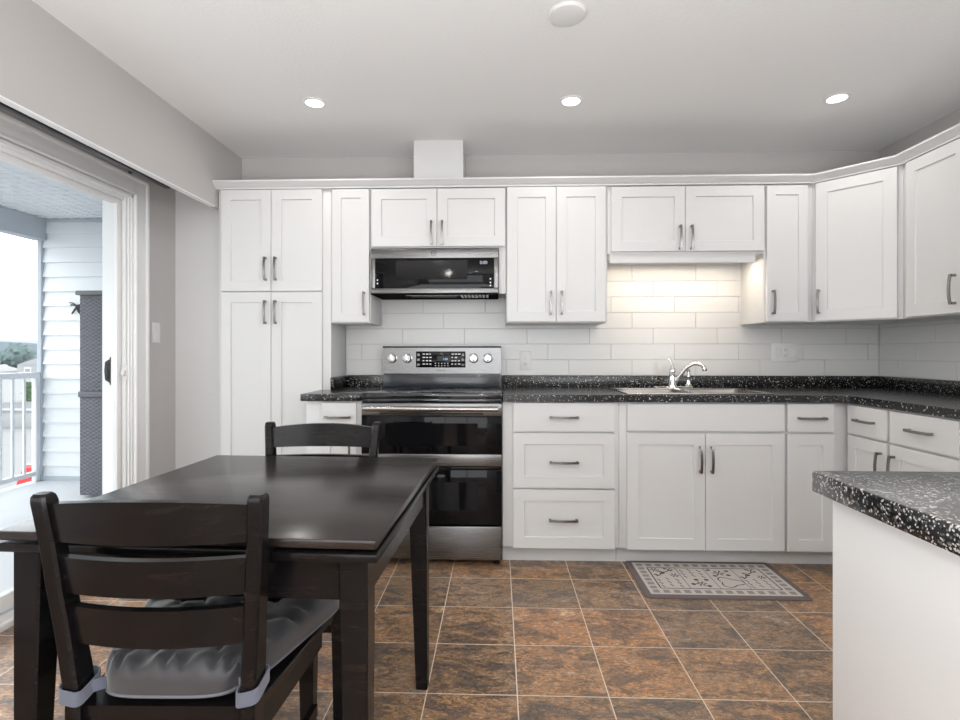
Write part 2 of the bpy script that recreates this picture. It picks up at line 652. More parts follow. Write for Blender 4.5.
# short stub of wall between the west wall and the pantry
struct(MB().box(WALL_L, -1.732, 3.28, WALL_N, 0, CEIL).box(-1.732, -1.6965, 3.28, WALL_N, 0, 2.0), 'wall_stub', 'cabinet_white')
w = MB()
w.box(WALL_L - 0.15, WALL_R + 0.15, WALL_S - 0.15, WALL_S, -0.12, 0.7)
w.box(WALL_L - 0.15, WALL_R + 0.15, WALL_S - 0.15, WALL_S, 2.2, CEIL)
w.box(WALL_L - 0.15, -1.5, WALL_S - 0.15, WALL_S, 0.7, 2.2)
w.box(1.7, WALL_R + 0.15, WALL_S - 0.15, WALL_S, 0.7, 2.2)
struct(w, 'wall_south', 'wall_paint')
w = MB()
for x in (-1.5, -0.46, 0.61, 1.66):
    w.box(x, x + 0.04, WALL_S - 0.1, WALL_S - 0.04, 0.7, 2.2)
for z in (0.7, 2.16):
    w.box(-1.5, 1.7, WALL_S - 0.1, WALL_S - 0.04, z, z + 0.04)
struct(w, 'unseen_window_1', 'trim_white')  # frame of the unseen window behind the camera

# lowered valance panel over the door (curtain pelmet) and the thin track behind it
struct(MB().box(-1.73, -1.70, WALL_S + 0.01, WALL_N, 2.024, CEIL), 'wall_valance', 'wall_paint')
struct(MB().box(-1.732, -1.697, WALL_S + 0.01, 3.135, 2.018, 2.024), 'trim_2', 'trim_white')
ct = thing('curtain_track', 'thin black curtain track under the grey valance above the balcony door', 'curtain track', (-1.75, 0.2, 2.012))
MB().box(-0.014, 0.014, 0, 2.56, 0, 0.010, 0.002).build('rail', 'plastic_black', ct)
hk = tag(MB().tube([(0, 0, 0.024), (0, 0, 0.010), (0.004, 0, 0.002), (0.012, 0, 0.0), (0.016, 0, 0.008)], 0.0035, 8)
         .lathe([(0.0, 0.020), (0.011, 0.020), (0.011, 0.026), (0, 0.026)], 14).build('wall_hook', 'nickel', None, (WALL_L + 0.028, 2.86, 2.135), (0, -PI / 2, 0)),
         'small dark round hook on the wall above the door casing corner', 'hook')

# door casing
c = MB()
prof = [(0.0, 0.018), (0.018, 0.018), (0.022, 0.013), (0.07, 0.013), (0.08, 0.022), (0.10, 0.022)]
for y0, y1, z0, z1 in ((DY1 - 0.008, DY1 + 0.10, 0, DZ + 0.10), (DY0 - 0.10, DY0, 0, DZ + 0.10), (DY0, DY1, DZ, DZ + 0.10)):
    c.box(WALL_L, WALL_L + 0.014, y0, y1, z0, z1, 0.002)
c.box(WALL_L, WALL_L + 0.024, DY1 + 0.078, DY1 + 0.10, 0, DZ + 0.10, 0.006)
c.box(WALL_L, WALL_L + 0.024, DY0 - 0.10, DY1 + 0.10, DZ + 0.078, DZ + 0.10, 0.006)
c.box(WALL_L, WALL_L + 0.020, DY1 - 0.010, DY1 + 0.016, 0, DZ + 0.018, 0.005)
c.box(WALL_L, WALL_L + 0.020, DY0, DY1, DZ, DZ + 0.018, 0.005)
struct(c, 'trim_3', 'trim_white')

# ------------------------------------------------------------------ sliding balcony door
dr = MB()
XO = WALL_L - 0.17
dr.box(XO, WALL_L, DY1 - 0.018, DY1, 0, DZ, 0.002)
dr.box(WALL_L - 0.05, WALL_L - 0.028, DY1 - 0.030, DY1 - 0.016, 0, DZ, 0.002)
dr.box(WALL_L - 0.016, WALL_L - 0.008, DY1 - 0.030, DY1 - 0.016, 0, DZ, 0.002)
dr.box(XO, WALL_L, DY0, DY0 + 0.018, 0, DZ, 0.002)
dr.box(XO, WALL_L, DY0, DY1, DZ - 0.018, DZ, 0.002)
dr.box(WALL_L - 0.046, WALL_L - 0.034, DY0, DY1, DZ - 0.036, DZ - 0.016, 0.002)
dr.box(XO, WALL_L, DY0, DY1, 0.0, 0.028, 0.004)
dr.box(WALL_L - 0.030, WALL_L - 0.018, DY0, DY1, 0.026, 0.055, 0.003)
dr.box(WALL_L - 0.108, WALL_L - 0.098, DY0, DY1, 0.026, 0.05, 0.003)
dr.box(XO, XO + 0.012, DY0, DY1, 0.026, 0.05, 0.003)
door = struct(dr, 'door_1', 'trim_white')


def glazed(y0, y1, x, name):
    m = MB()
    m.box(x - 0.018, x + 0.018, y0, y0 + 0.05, 0.05, DZ - 0.02, 0.004)
    m.box(x - 0.018, x + 0.018, y1 - 0.05, y1, 0.05, DZ - 0.02, 0.004)
    m.box(x - 0.018, x + 0.018, y0 + 0.05, y1 - 0.05, 0.05, 0.12, 0.004)
    m.box(x - 0.018, x + 0.018, y0 + 0.05, y1 - 0.05, DZ - 0.06, DZ - 0.02, 0.004)
    p = m.build(name, 'trim_white', door)
    MB().box(x - 0.003, x + 0.003, y0 + 0.05, y1 - 0.05, 0.12, DZ - 0.06).build('pane', 'clear_pane', p)
    return p


slide = glazed(1.86, DY1 - 0.012, WALL_L - 0.070, 'sliding_panel')
glazed(DY0 + 0.02, 1.91, WALL_L - 0.135, 'fixed_panel')
hx = WALL_L - 0.088
h = MB()
h.box(hx - 0.010, hx, 2.840, 2.884, 0.965, 1.120, 0.004)
h.bar([(hx - 0.008, 2.862, 0.982), (hx - 0.032, 2.862, 0.995), (hx - 0.036, 2.862, 1.0425), (hx - 0.032, 2.862, 1.09), (hx - 0.008, 2.862, 1.103)], 0.034, 0.012, (0, 1, 0))
h.build('pull_handle', 'plastic_black', slide, label='black pull handle on the outer face of the stile')
k = MB()
k.box(WALL_L - 0.050, WALL_L - 0.015, DY1 - 0.034, DY1 - 0.026, 0.99, 1.075, 0.003)
k.box(WALL_L - 0.042, WALL_L - 0.022, DY1 - 0.052, DY1 - 0.030, 1.018, 1.045, 0.004)
k.build('latch', 'plastic_white', door, label='small white latch keeper on the jamb')

# ------------------------------------------------------------------ backsplash tiles (real bevelled tiles)
TH, TW, G = 0.1016, 0.4064, 0.0022
random.seed(3)
b = MB()
b.box(-1.0, WALL_R, WALL_N - 0.004, WALL_N, 0.99, 1.78, mi=1)
for k in range(8):
    z0 = 0.9945 + k * TH
    z1 = min(z0 + TH, 1.78)
    if z1 - z0 < 0.02:
        continue
    j0 = -0.625 - 0.1355 * (k - 2)
    i = -4
    while True:
        x0, x1 = j0 + i * TW, j0 + (i + 1) * TW
        i += 1
        if x0 > WALL_R:
            break
        x0, x1 = max(x0, -1.0), min(x1, WALL_R - 0.008)
        if x1 - x0 < 0.01:
            continue
        b.box(x0 + G / 2, x1 - G / 2, WALL_N - 0.008, WALL_N - 0.002, z0 + G / 2, z1 - G / 2, 0.0012, seg=1)
for k in range(4):
    z0 = 0.9945 + k * TH
    z1 = min(z0 + TH, 1.33)
    j0 = 3.30 - 0.1355 * k
    for i in range(-7, 3):
        y0, y1 = max(j0 + i * TW, 1.06), min(j0 + (i + 1) * TW, WALL_N - 0.009)
        if y1 - y0 < 0.01:
            continue
        b.box(WALL_R - 0.008, WALL_R - 0.002, y0 + G / 2, y1 - G / 2, z0 + G / 2, z1 - G / 2, 0.0012, seg=1)
b.box(WALL_R - 0.004, WALL_R, 1.06, WALL_N - 0.005, 0.99, 1.33, mi=1)
struct(b, 'backsplash', ['tile_white', 'grout_grey'])
WT = WALL_N - 0.008      # tile face

# boxed-in vent duct above the cabinets
struct(MB().box(-0.512, -0.212, 3.215, WALL_N, 2.171, CEIL), 'trim_4', 'cabinet_white')

# ------------------------------------------------------------------ cabinetry helpers


def door_mesh(w, h, shaker=True, fr=0.060, t=0.020):
    """front in local x 0..w, z 0..h, front face at y=-t"""
    m = MB()
    c = 0.0015

    def rect(a, y):
        return [(a, y, a), (w - a, y, a), (w - a, y, h - a), (a, y, h - a)]
    rings = [rect(0, 0), rect(0, -t + c), rect(c, -t)]
    if shaker:
        rings += [rect(fr, -t), rect(fr + 0.0025, -t + 0.0085)]
    m.loft(rings)
    return m


def pull_mesh(L=0.128, vertical=True):
    """arched flat bar pull centred on the origin, standing off towards -y"""
    m = MB()
    n = 12
    hl = L / 2
    for s in (-1, 1):
        if vertical:
            m.box(-0.006, 0.006, -0.026, 0, s * hl - 0.006, s * hl + 0.006, 0.0015)
        else:
            m.box(s * hl - 0.006, s * hl + 0.006, -0.026, 0, -0.006, 0.006, 0.0015)
    P = []
    for i in range(n + 1):
        u = -1 + 2 * i / n
        y = -0.024 - 0.007 * (1 - u * u)
        a = u * (hl + 0.006)
        P.append((0, y, a) if vertical else (a, y, 0))
    m.bar(P, 0.012, 0.007, (1, 0, 0) if vertical else (0, 0, 1))
    return m


def add_door(root, x0, x1, z0, z1, pull=None, name='door', shaker=True, plen=0.128, fr=0.060):
    """pull: (x, z, vertical) centre in cabinet coordinates"""
    d = door_mesh(x1 - x0, z1 - z0, shaker, fr).build(name, 'cabinet_white', root, (x0, -0.001, z0))
    if pull:
        px, pz, vert = pull
        pull_mesh(plen, vert).build('handle', 'nickel', d, (px - x0, -0.020, pz - z0))
    return d


BASE_Y, UP_Y = 2.866, 3.171      # face-frame planes
UZ0, UZ1 = 1.320, 2.130          # wall cabinets bottom and top


def wall_cab(name, label, x0, x1, z0=UZ0, depth=None, shade=True, cat='cabinet', group='white shaker wall cabinets', rz=0.0, loc=None, depth_v=None):
    d = (WT - UP_Y) if depth is None else depth
    wd = x1 - x0
    r = thing(name, label, cat, loc or (x0, UP_Y, z0), rz, group)
    m = MB()
    m.box(0.0004, wd - 0.0004, 0, d, 0, UZ1 - z0, 0.001)
    m.build('body', 'cabinet_white', r)
    return r


# pantry: tall cupboard
PX0, PX1 = -1.695, -1.006
r = thing('pantry_cabinet', 'tall white four-door pantry cupboard beside the balcony door wall', 'cabinet', (PX0, UP_Y, 0))
pw = PX1 - PX0
m = MB()
m.box(0, pw, 0, WT - UP_Y, 0.10, UZ1, 0.001)
m.box(0, pw, 0.07, WT - UP_Y, 0, 0.10)
m.build('body', 'cabinet_white', r)
lx, mx_, rx = 0.024, 0.331, 0.640
add_door(r, lx, mx_ - 0.0015, 1.513, 2.123, (mx_ - 0.031, 1.645, True))
add_door(r, mx_ + 0.0015, rx, 1.513, 2.123, (mx_ + 0.031, 1.645, True))
add_door(r, lx, mx_ - 0.0015, 0.11, 1.505, (mx_ - 0.031, 1.385, True))
add_door(r, mx_ + 0.0015, rx, 0.11, 1.505, (mx_ + 0.031, 1.385, True))

# narrow tall-left wall cabinet
r = wall_cab('wall_cabinet', 'narrow single-door white wall cabinet between pantry and microwave', -1.005, -0.7645)
add_door(r, 0.000 + 0.012, 0.2345, 0.006, 2.121 - UZ0, (0.207, 0.115, True), fr=0.052)
# cabinet above the microwave
r = wall_cab('wall_cabinet', 'short two-door white wall cabinet directly above the microwave', -0.7635, 0.0475, z0=1.769)
add_door(r, 0.006, 0.3985, 0.006, 2.119 - 1.769, (0.368, 0.085, True))
add_door(r, 0.4015, 0.8045, 0.006, 2.119 - 1.769, (0.432, 0.085, True))
MB().box(0.768, 0.8105, 0.0, 0.018, -0.275, -0.0005, 0.001).build('filler_panel', 'cabinet_white', r)
# two-door cabinet right of the microwave
r = wall_cab('wall_cabinet', 'tall two-door white wall cabinet between the microwave and the sink alcove', 0.0485, 0.645)
add_door(r, 0.005, 0.2925, 0.006, 2.123 - UZ0, (0.262, 0.115, True))
add_door(r, 0.2955, 0.585, 0.006, 2.123 - UZ0, (0.326, 0.115, True))
# over-sink cabinet with light valance
r = wall_cab('wall_cabinet', 'wide short two-door white wall cabinet over the lit sink alcove', 0.646, 1.5545, z0=1.725)
add_door(r, 0.020, 0.4475, 0.012, 2.118 - 1.725, (0.416, 0.090, True))
add_door(r, 0.4505, 0.902, 0.012, 2.118 - 1.725, (0.482, 0.090, True))
MB().box(0.014, 0.862, 0.0, 0.019, -0.052, -0.0005, 0.001).build('light_valance', 'cabinet_white', r)
# narrow cabinet right of alcove
r = wall_cab('wall_cabinet', 'narrow single-door white wall cabinet right of the lit sink alcove', 1.5555, 1.8345)
add_door(r, 0.010, 0.2435, 0.006, 2.116 - UZ0, (0.040, 0.115, True), fr=0.052)

# corner wall cabinet with diagonal front
P0, P1 = Vector((1.8355, UP_Y)), Vector((2.121, 2.861))
dv = P1 - P0
ang = math.atan2(dv.y, dv.x)
r = thing('wall_cabinet', 'corner wall cabinet whose single wide white door stands at an angle', 'cabinet', (P0.x, P0.y, UZ0), ang, 'white shaker wall cabinets')
R2 = Matrix.Rotation(-ang, 2)


def loc2(x, y):
    v = R2 @ (Vector((x, y)) - P0)
    return (v.x, v.y)


poly = [loc2(*P0), loc2(*P1), loc2(WALL_R - 0.009, 2.861), loc2(WALL_R - 0.009, WT - 0.001), loc2(P0.x, WT - 0.001)]
MB().prism_z(poly, 0, UZ1 - UZ0).build('body', 'cabinet_white', r)
add_door(r, 0.022, dv.length - 0.020, 0.006, 2.121 - UZ0, (0.042, 0.115, True))

# east wall cabinet (turned to face the room)
r = thing('wall_cabinet', 'two-door white wall cabinet on the right-hand wall beside the angled corner cabinet', 'cabinet', (2.121, 2.860, UZ0), -PI / 2, 'white shaker wall cabinets')
MB().box(0.0004, 0.80, 0, WALL_R - 0.009 - 2.121, 0, UZ1 - UZ0, 0.001).build('body', 'cabinet_white', r)
add_door(r, 0.045, 0.405, 0.006, 2.121 - UZ0, (0.345, 0.115, True))
add_door(r, 0.408, 0.768, 0.006, 2.121 - UZ0, (0.448, 0.115, True))

# crown moulding swept along the whole run
path = [(-1.697, WALL_N - 0.002), (-1.697, UP_Y - 0.022), (1.8275, UP_Y - 0.022), (2.100, 2.861 - 0.01), (2.100, 2.06)]
prof = [(-0.02, 2.125), (0.004, 2.125), (0.006, 2.133), (0.014, 2.137), (0.034, 2.156), (0.040, 2.160), (0.040, 2.169), (-0.02, 2.169)]
rings = []
for i, p in enumerate(path):
    p = Vector(p)
    d0 = (p - Vector(path[i - 1])).normalized() if i else None
    d1 = (Vector(path[i + 1]) - p).normalized() if i < len(path) - 1 else None
    n0 = Vector((d0.y, -d0.x)) if d0 else None
    n1 = Vector((d1.y, -d1.x)) if d1 else None
    if n0 is None:
        nn, sc = n1, 1
    elif n1 is None:
        nn, sc = n0, 1
    else:
        nn = (n0 + n1).normalized()
        sc = 1 / max(0.3, nn.dot(n0))
    rings.append([(p.x + nn.x * a * sc, p.y + nn.y * a * sc, z) for a, z in prof])
struct(MB().loft(rings), 'trim_1', 'cabinet_white', smooth=25)


# ------------------------------------------------------------------ base cabinets
CT = 0.882     # underside of worktop
BD = WT - BASE_Y


def base_cab(label, x0, x1, loc=None, rz=0.0, depth=BD, cat='cabinet', group='white base cabinets', back_inset=0.0):
    r = thing('base_cabinet', label, cat, loc or (x0, BASE_Y, 0), rz, group)
    wd = x1 - x0
    m = MB()
    t = 0.018
    a, b_ = 0.0004, wd - 0.0004
    xl = a + back_inset
    m.box(a, b_, 0, 0.020, 0.10, CT, 0.001)
    if back_inset:
        m.box(a, a + t, 0.018, UP_Y - BASE_Y - 0.024, 0.10, CT)
        m.box(a, xl + t, UP_Y - BASE_Y - 0.042, UP_Y - BASE_Y - 0.024, 0.10, CT)
    for xa in (xl, b_ - t):
        m.box(xa, xa + t, 0.018, depth, 0.10, CT)
        m.box(xa, xa + t, 0.086, depth, 0.0, 0.10)
    m.box(xl, b_, 0.018, depth, 0.10, 0.118)
    m.box(xl, b_, depth - 0.012, depth, 0.10, CT)
    m.box(xl, b_, 0.070, 0.088, 0, 0.10)
    m.build('body', 'cabinet_white', r)
    return r


r = base_cab('narrow white base cabinet between pantry and range, mostly behind the far chair', -1.045, -0.741, back_inset=0.0405)
add_door(r, 0.090, 0.280, 0.727, 0.873, (0.181, 0.795, False), 'drawer', False)
add_door(r, 0.090, 0.280, 0.105, 0.716, (0.25, 0.62, True), fr=0.045)
r = base_cab('white base cabinet with three stacked drawers right of the range', 0.024, 0.645)
add_door(r, 0.056, 0.596, 0.722, 0.876, (0.326, 0.799, False), 'drawer', False, 0.14)
add_door(r, 0.056, 0.596, 0.421, 0.714, (0.326, 0.560, False), 'drawer', True, 0.14)
add_door(r, 0.056, 0.596, 0.098, 0.412, (0.322, 0.253, False), 'drawer', True, 0.14)
r = base_cab('wide white two-door base cabinet under the sink', 0.646, 1.508)
add_door(r, 0.040, 0.856, 0.727, 0.873, None, 'false_front', False)
add_door(r, 0.040, 0.4465, 0.098, 0.716, (0.419, 0.58, True))
add_door(r, 0.4495, 0.856, 0.098, 0.716, (0.477, 0.58, True))
r = base_cab('narrow white base cabinet of one drawer over one door, right of the sink', 1.509, 1.8405)
add_door(r, 0.010, 0.252, 0.727, 0.875, (0.131, 0.800, False), 'drawer', False, 0.13)
add_door(r, 0.010, 0.252, 0.098, 0.716)
# base run on the east wall, facing the room
EX = 1.841
r = base_cab('white base cabinet on the right-hand wall with two drawers over two doors', 0, 0.745, (EX, BASE_Y - 0.0004, 0), -PI / 2, WALL_R - 0.009 - EX)
add_door(r, 0.030, 0.310, 0.727, 0.873, (0.170, 0.802, False), 'drawer', False, 0.12)
add_door(r, 0.328, 0.700, 0.727, 0.873, (0.514, 0.802, False), 'drawer', False, 0.12)
add_door(r, 0.030, 0.310, 0.098, 0.716, (0.277, 0.60, True))
add_door(r, 0.328, 0.700, 0.098, 0.716, (0.361, 0.60, True))
r = base_cab('white base cabinet on the right-hand wall nearest the peninsula', 0, 1.05, (EX, BASE_Y - 0.7464, 0), -PI / 2, WALL_R - 0.009 - EX)
add_door(r, 0.030, 0.52, 0.098, 0.873, (0.48, 0.70, True))
add_door(r, 0.53, 1.02, 0.098, 0.873, (0.57, 0.70, True))


# ------------------------------------------------------------------ worktops
TOP = 0.920
YF = 2.826
SINK = (0.690, 1.470, 2.875, 3.345)       # outer rim rectangle of the sink


def worktop_bar(m, x0, x1, y0, y1):
    m.box(x0, x1, y0, y1, TOP - 0.038, TOP, 0.006)


m = MB()
cx0, cx1, cy0, cy1 = SINK[0] + 0.02, SINK[1] - 0.02, SINK[2] + 0.02, SINK[3] - 0.02
XE = 1.812
# top made of slabs around the sink cut-out, front edges rounded over
poly_parts = [(0.026, cx0, YF, WT - 0.001), (cx0, cx1, YF, cy0), (cx0, cx1, cy1, WT - 0.001)]
for x0, x1, y0, y1 in poly_parts:
    m.box(x0, x1, y0, y1, TOP - 0.038, TOP)
m.prism_z([(cx1, YF), (1.760, YF), (1.790, YF - 0.012), (1.806, YF - 0.036), (XE, YF - 0.07), (XE, 1.062), (WALL_R - 0.009, 1.062), (WALL_R - 0.009, WT - 0.001), (cx1, WT - 0.001)], TOP - 0.038, TOP)
m.box(0.026, WALL_R - 0.030, WT - 0.021, WT - 0.001, TOP, 0.994, 0.003)
m.box(WALL_R - 0.029, WALL_R - 0.009, 1.062, WT - 0.001, TOP, 0.994, 0.003)
wt = m.build('worktop', 'speckled_laminate')
tag(wt, 'long speckled black worktop holding the sink and turning along the right-hand wall', 'worktop', 'speckled black worktops')
m = MB()
m.box(-1.064, -0.739, YF, UP_Y - 0.024, TOP - 0.038, TOP, 0.004)
m.box(-1.003, -0.739, UP_Y - 0.026, WT - 0.001, TOP - 0.038, TOP)
m.box(-0.985, -0.739, WT - 0.021, WT - 0.001, TOP, 0.994, 0.003)
m.box(-1.004, -0.984, UP_Y - 0.02, WT - 0.001, TOP, 0.994, 0.003)
tag(m.build('worktop', 'speckled_laminate'), 'short speckled black worktop left of the range', 'worktop', 'speckled black worktops')

# peninsula
PX, PY0, PY1 = 0.601, 0.30, 1.041
m = MB()
m.box(PX, WALL_R - 0.009, PY0, PY1, TOP - 0.040, TOP, 0.003)
tag(m.build('worktop', 'coarse_speckled_laminate'), 'speckled black worktop of the near peninsula at the right edge', 'worktop', 'speckled black worktops')
r = thing('peninsula_base', 'plain white panelled peninsula base under the nearest worktop', 'cabinet', (PX + 0.024, PY0 + 0.02, 0))
MB().box(0, 0.018, 0, PY1 - PY0 - 0.045, 0, TOP - 0.0405, 0.001).build('side_panel', 'trim_white', r)
MB().box(0.0185, WALL_R - 0.009 - PX - 0.03, 0.0, PY1 - PY0 - 0.048, 0, TOP - 0.0405, 0.001).build('body', 'cabinet_white', r)

# ------------------------------------------------------------------ sink and faucet
r = thing('kitchen_sink', 'double bowl stainless sink set into the speckled worktop', 'sink', ((SINK[0] + SINK[1]) / 2, (SINK[2] + SINK[3]) / 2, TOP))
hw, hd = (SINK[1] - SINK[0]) / 2, (SINK[3] - SINK[2]) / 2


def rrect(x0, x1, y0, y1, rad, z, seg=5):
    P = []
    for cx, cy, a0 in ((x1 - rad, y1 - rad, 0), (x0 + rad, y1 - rad, PI / 2), (x0 + rad, y0 + rad, PI), (x1 - rad, y0 + rad, 1.5 * PI)):
        for i in range(seg + 1):
            a = a0 + PI / 2 * i / seg
            P.append((cx + rad * math.cos(a), cy + rad * math.sin(a), z))
    return P


m = MB()
zr = 0.006
m.box(-hw, hw, -hd, -hd + 0.03, 0.0, zr, 0.003)
m.box(-hw, hw, hd - 0.085, hd, 0.0, zr, 0.003)
m.box(-hw, -hw + 0.03, -hd + 0.028, hd - 0.083, 0.0, zr, 0.003)
m.box(hw - 0.03, hw, -hd + 0.028, hd - 0.083, 0.0, zr, 0.003)
m.box(-0.018, 0.018, -hd + 0.028, hd - 0.083, 0.0, zr, 0.003)
m.build('rim', 'stainless_bright', r)
for x0, x1 in ((-hw + 0.028, -0.016), (0.016, hw - 0.028)):
    m = MB()
    y0, y1 = -hd + 0.026, hd - 0.080
    rings = [rrect(x0, x1, y0, y1, 0.04, zr - 0.001), rrect(x0 + 0.004, x1 - 0.004, y0 + 0.004, y1 - 0.004, 0.045, -0.02),
             rrect(x0 + 0.012, x1 - 0.012, y0 + 0.012, y1 - 0.012, 0.05, -0.15), rrect(x0 + 0.04, x1 - 0.04, y0 + 0.04, y1 - 0.04, 0.04, -0.175)]
    vs = [p for q in rings for p in q]
    n = len(rings[0])
    fs = [(i * n + j, i * n + (j + 1) % n, (i + 1) * n + (j + 1) % n, (i + 1) * n + j) for i in range(3) for j in range(n)]
    fs.append(tuple(3 * n + j for j in range(n)))
    m.add(vs, fs)
    bo = m.build('bowl', 'sink_steel', r)
    MB().lathe([(0.0, -0.1745), (0.040, -0.1745), (0.040, -0.171), (0.03, -0.171), (0.025, -0.174)], 20, M=Matrix.Translation(((x0 + x1) / 2, 0.0, 0))).build('drain', 'chrome', bo)

FX, FY = 1.070, SINK[3] - 0.043
r = thing('faucet', 'chrome single-lever kitchen faucet with arched spout behind the sink', 'faucet', (FX, FY, TOP + 0.0062))
m = MB()
m.loft([[(p[0], p[1], z) for p in rrect(-0.112 + a, 0.125 - a, -0.030 + a, 0.030 - a, 0.029 - a, 0)] for z, a in ((0, 0), (0.006, 0), (0.011, 0.006))])
m.build('deck_plate', 'chrome', r)
MB().lathe([(0.026, 0.010), (0.026, 0.02), (0.021, 0.03), (0.0195, 0.085), (0.022, 0.100), (0.021, 0.112), (0.014, 0.126), (0.0, 0.130)], 24).build('valve_body', 'chrome', r)
MB().tube([(0, 0, 0.122), (-0.001, 0.002, 0.140), (-0.006, 0.010, 0.160), (-0.014, 0.018, 0.178), (-0.020, 0.022, 0.190)], [0.012, 0.0095, 0.008, 0.0105, 0.007], 12).build('lever', 'chrome', r)
sp = []
for i in range(17):
    u = i / 16
    # arch that rises from the body and turns over at the tip
    x = 0.012 + 0.138 * u
    z = 0.030 + 0.128 * math.sin(min(1.0, u * 1.08) * PI * 0.56) ** 1.0 - 0.012 * u * u
    sp.append((x, -0.070 * u, z))
sp += [(0.158, -0.074, 0.133), (0.163, -0.076, 0.120)]
MB().tube(sp, [0.0125] * 10 + [0.0115] * 7 + [0.0125, 0.0125], 14).build('spout', 'chrome', r)
MB().lathe([(0.0, 0), (0.0135, 0.0), (0.0145, 0.006), (0.0145, 0.016), (0.0125, 0.018)], 18, M=Matrix.Translation((0.164, -0.077, 0.106))).build('aerator', 'chrome', r)
r = tag(MB().lathe([(0.022, 0.0), (0.022, 0.006), (0.015, 0.012), (0.0125, 0.030), (0.012, 0.045), (0.0145, 0.052), (0.0145, 0.068), (0.010, 0.078), (0.0085, 0.09), (0.011, 0.096), (0.009, 0.104), (0.0, 0.106)], 20)
        .build('side_sprayer', 'chrome', None, (FX + 0.097, FY + 0.001, TOP + 0.0175)), 'small chrome side sprayer standing right of the faucet', 'sprayer')

# under-cabinet light
r = thing('under_cabinet_light', 'slim lit light bar under the short cabinet over the sink', 'light', (1.10, 3.27, 1.7245))
MB().box(-0.37, 0.37, -0.03, 0.03, -0.022, 0, 0.003).build('housing', 'plastic_white', r)
MB().box(-0.355, 0.355, -0.022, 0.022, -0.0245, -0.0222).build('diffuser', 'strip_glow', r)
ul = area_light('under_cabinet_lamp', (1.10, 3.27, 1.697), (0, 0, 0), 0.84, 0.05, 2.8, (1.0, 0.84, 0.66))

# ------------------------------------------------------------------ range
RX0, RX1 = -0.7365, 0.0215
RW = RX1 - RX0
RY = 2.832
r = thing('kitchen_range', 'freestanding stainless electric range with black glass double oven doors', 'range', (RX0, RY, 0))
RD = WT - RY - 0.003
MB().box(0.003, RW - 0.003, 0.050, RD, 0.03, 0.899, 0.002).build('body', 'enamel_dark', r)
m = MB()
m.box(0.0, RW, -0.004, RD - 0.10, 0.896, 0.926, 0.006)
m.box(0.004, RW - 0.004, 0.002, 0.049, 0.874, 0.8965, 0.004)
ck = m.build('cooktop', 'cooktop_glass', r)
m = MB()
for bx, by, br in ((0.19, 0.15, 0.085), (0.56, 0.15, 0.105), (0.19, 0.38, 0.075), (0.56, 0.38, 0.08), (0.375, 0.42, 0.05)):
    for rr in (br, br * 0.62):
        m.loft([[(bx + q * math.cos(2 * PI * j / 32), by + q * math.sin(2 * PI * j / 32), 0.9263) for j in range(32)] for q in (rr, rr - 0.003)], caps=False)
m.build('burner_rings', 'print_grey', ck)
# backguard
m = MB()
m.box(0.006, RW - 0.006, RD - 0.105, RD, 0.90, 1.010, 0.004)
m.build('rear_vent', 'enamel_dark', r)
bgd = MB()
bgd.prism([(0.004, 1.008), (RW - 0.004, 1.008), (RW - 0.004, 1.176), (0.004, 1.176)], RD - 0.098, RD, mi=0)
bgp = bgd.build('backguard', 'stainless', r)
MB().box(0.002, RW - 0.002, RD - 0.101, RD, 1.173, 1.183, 0.002).build('backguard_trim', 'gap_black', bgp)
BY = RD - 0.098
ds = MB().box(0.215, 0.530, BY - 0.004, BY, 1.048, 1.150, 0.001).build('control_display', 'black_glass', r)
random.seed(8)


def key_mark(*boxes):
    m = MB()
    x0, z0 = boxes[0][0], boxes[0][2]
    for q in boxes:
        m.box(q[0] - x0, q[1] - x0, -0.0005, 0, q[2] - z0, q[3] - z0)
    m.build('key_mark', 'print_white', ds, (x0, BY - 0.0041, z0))


for cx_ in (0.262, 0.445):
    for a in range(3):
        for q in range(4):
            if random.random() < 0.88:
                ww = random.choice((0.010, 0.013, 0.015))
                key_mark((cx_ + a * 0.021 - 0.004, cx_ + a * 0.021 - 0.004 + ww, 1.133 - q * 0.021 - 0.003, 1.133 - q * 0.021 + 0.003))
for a in range(5):
    for q in range(2):
        key_mark((0.337 + a * 0.0195, 0.343 + a * 0.0195, 1.072 - q * 0.015, 1.077 - q * 0.015))
for x_ in (0.224, 0.507):
    for q in range(3):
        z_ = 1.121 - q * 0.031
        key_mark((x_, x_ + 0.014, z_, z_ + 0.0012), (x_, x_ + 0.014, z_ + 0.0128, z_ + 0.014), (x_, x_ + 0.0012, z_, z_ + 0.014), (x_ + 0.0128, x_ + 0.014, z_, z_ + 0.014), (x_ + 0.004, x_ + 0.010, z_ + 0.005, z_ + 0.009))
text_part('clock_digits', '1:00', 0.018, 'digit_blue', ds, (0.402, BY - 0.0042, 1.101))
text_part('maker_lettering', 'SAMSUNG', 0.0125, 'print_grey', bgp, (0.372, BY - 0.0004, 1.029))
for kx in (0.064, 0.160, 0.582, 0.672):
    kb = MB().lathe([(0.031, 0), (0.031, 0.004), (0.026, 0.006), (0.0245, 0.024), (0.022, 0.028), (0, 0.028)], 28, M=Matrix.Rotation(PI / 2, 4, 'X')).build('knob', 'knob_white', r, (kx, BY, 1.107))
    MB().box(-0.0065, 0.0065, -0.044, -0.026, -0.026, 0.026, 0.003).build('grip', 'chrome', kb, (0, 0, 0), (0, random.choice((0.05, -0.1)), 0))
    m = MB()
    for i in range(9):
        a = math.radians(210 - i * 30)
        m.box(0.040 * math.cos(a) - 0.0012, 0.040 * math.cos(a) + 0.0012, -0.0005, 0, 0.040 * math.sin(a) - 0.0012, 0.040 * math.sin(a) + 0.0012)
    m.build('dial_marks', 'print_grey', kb)
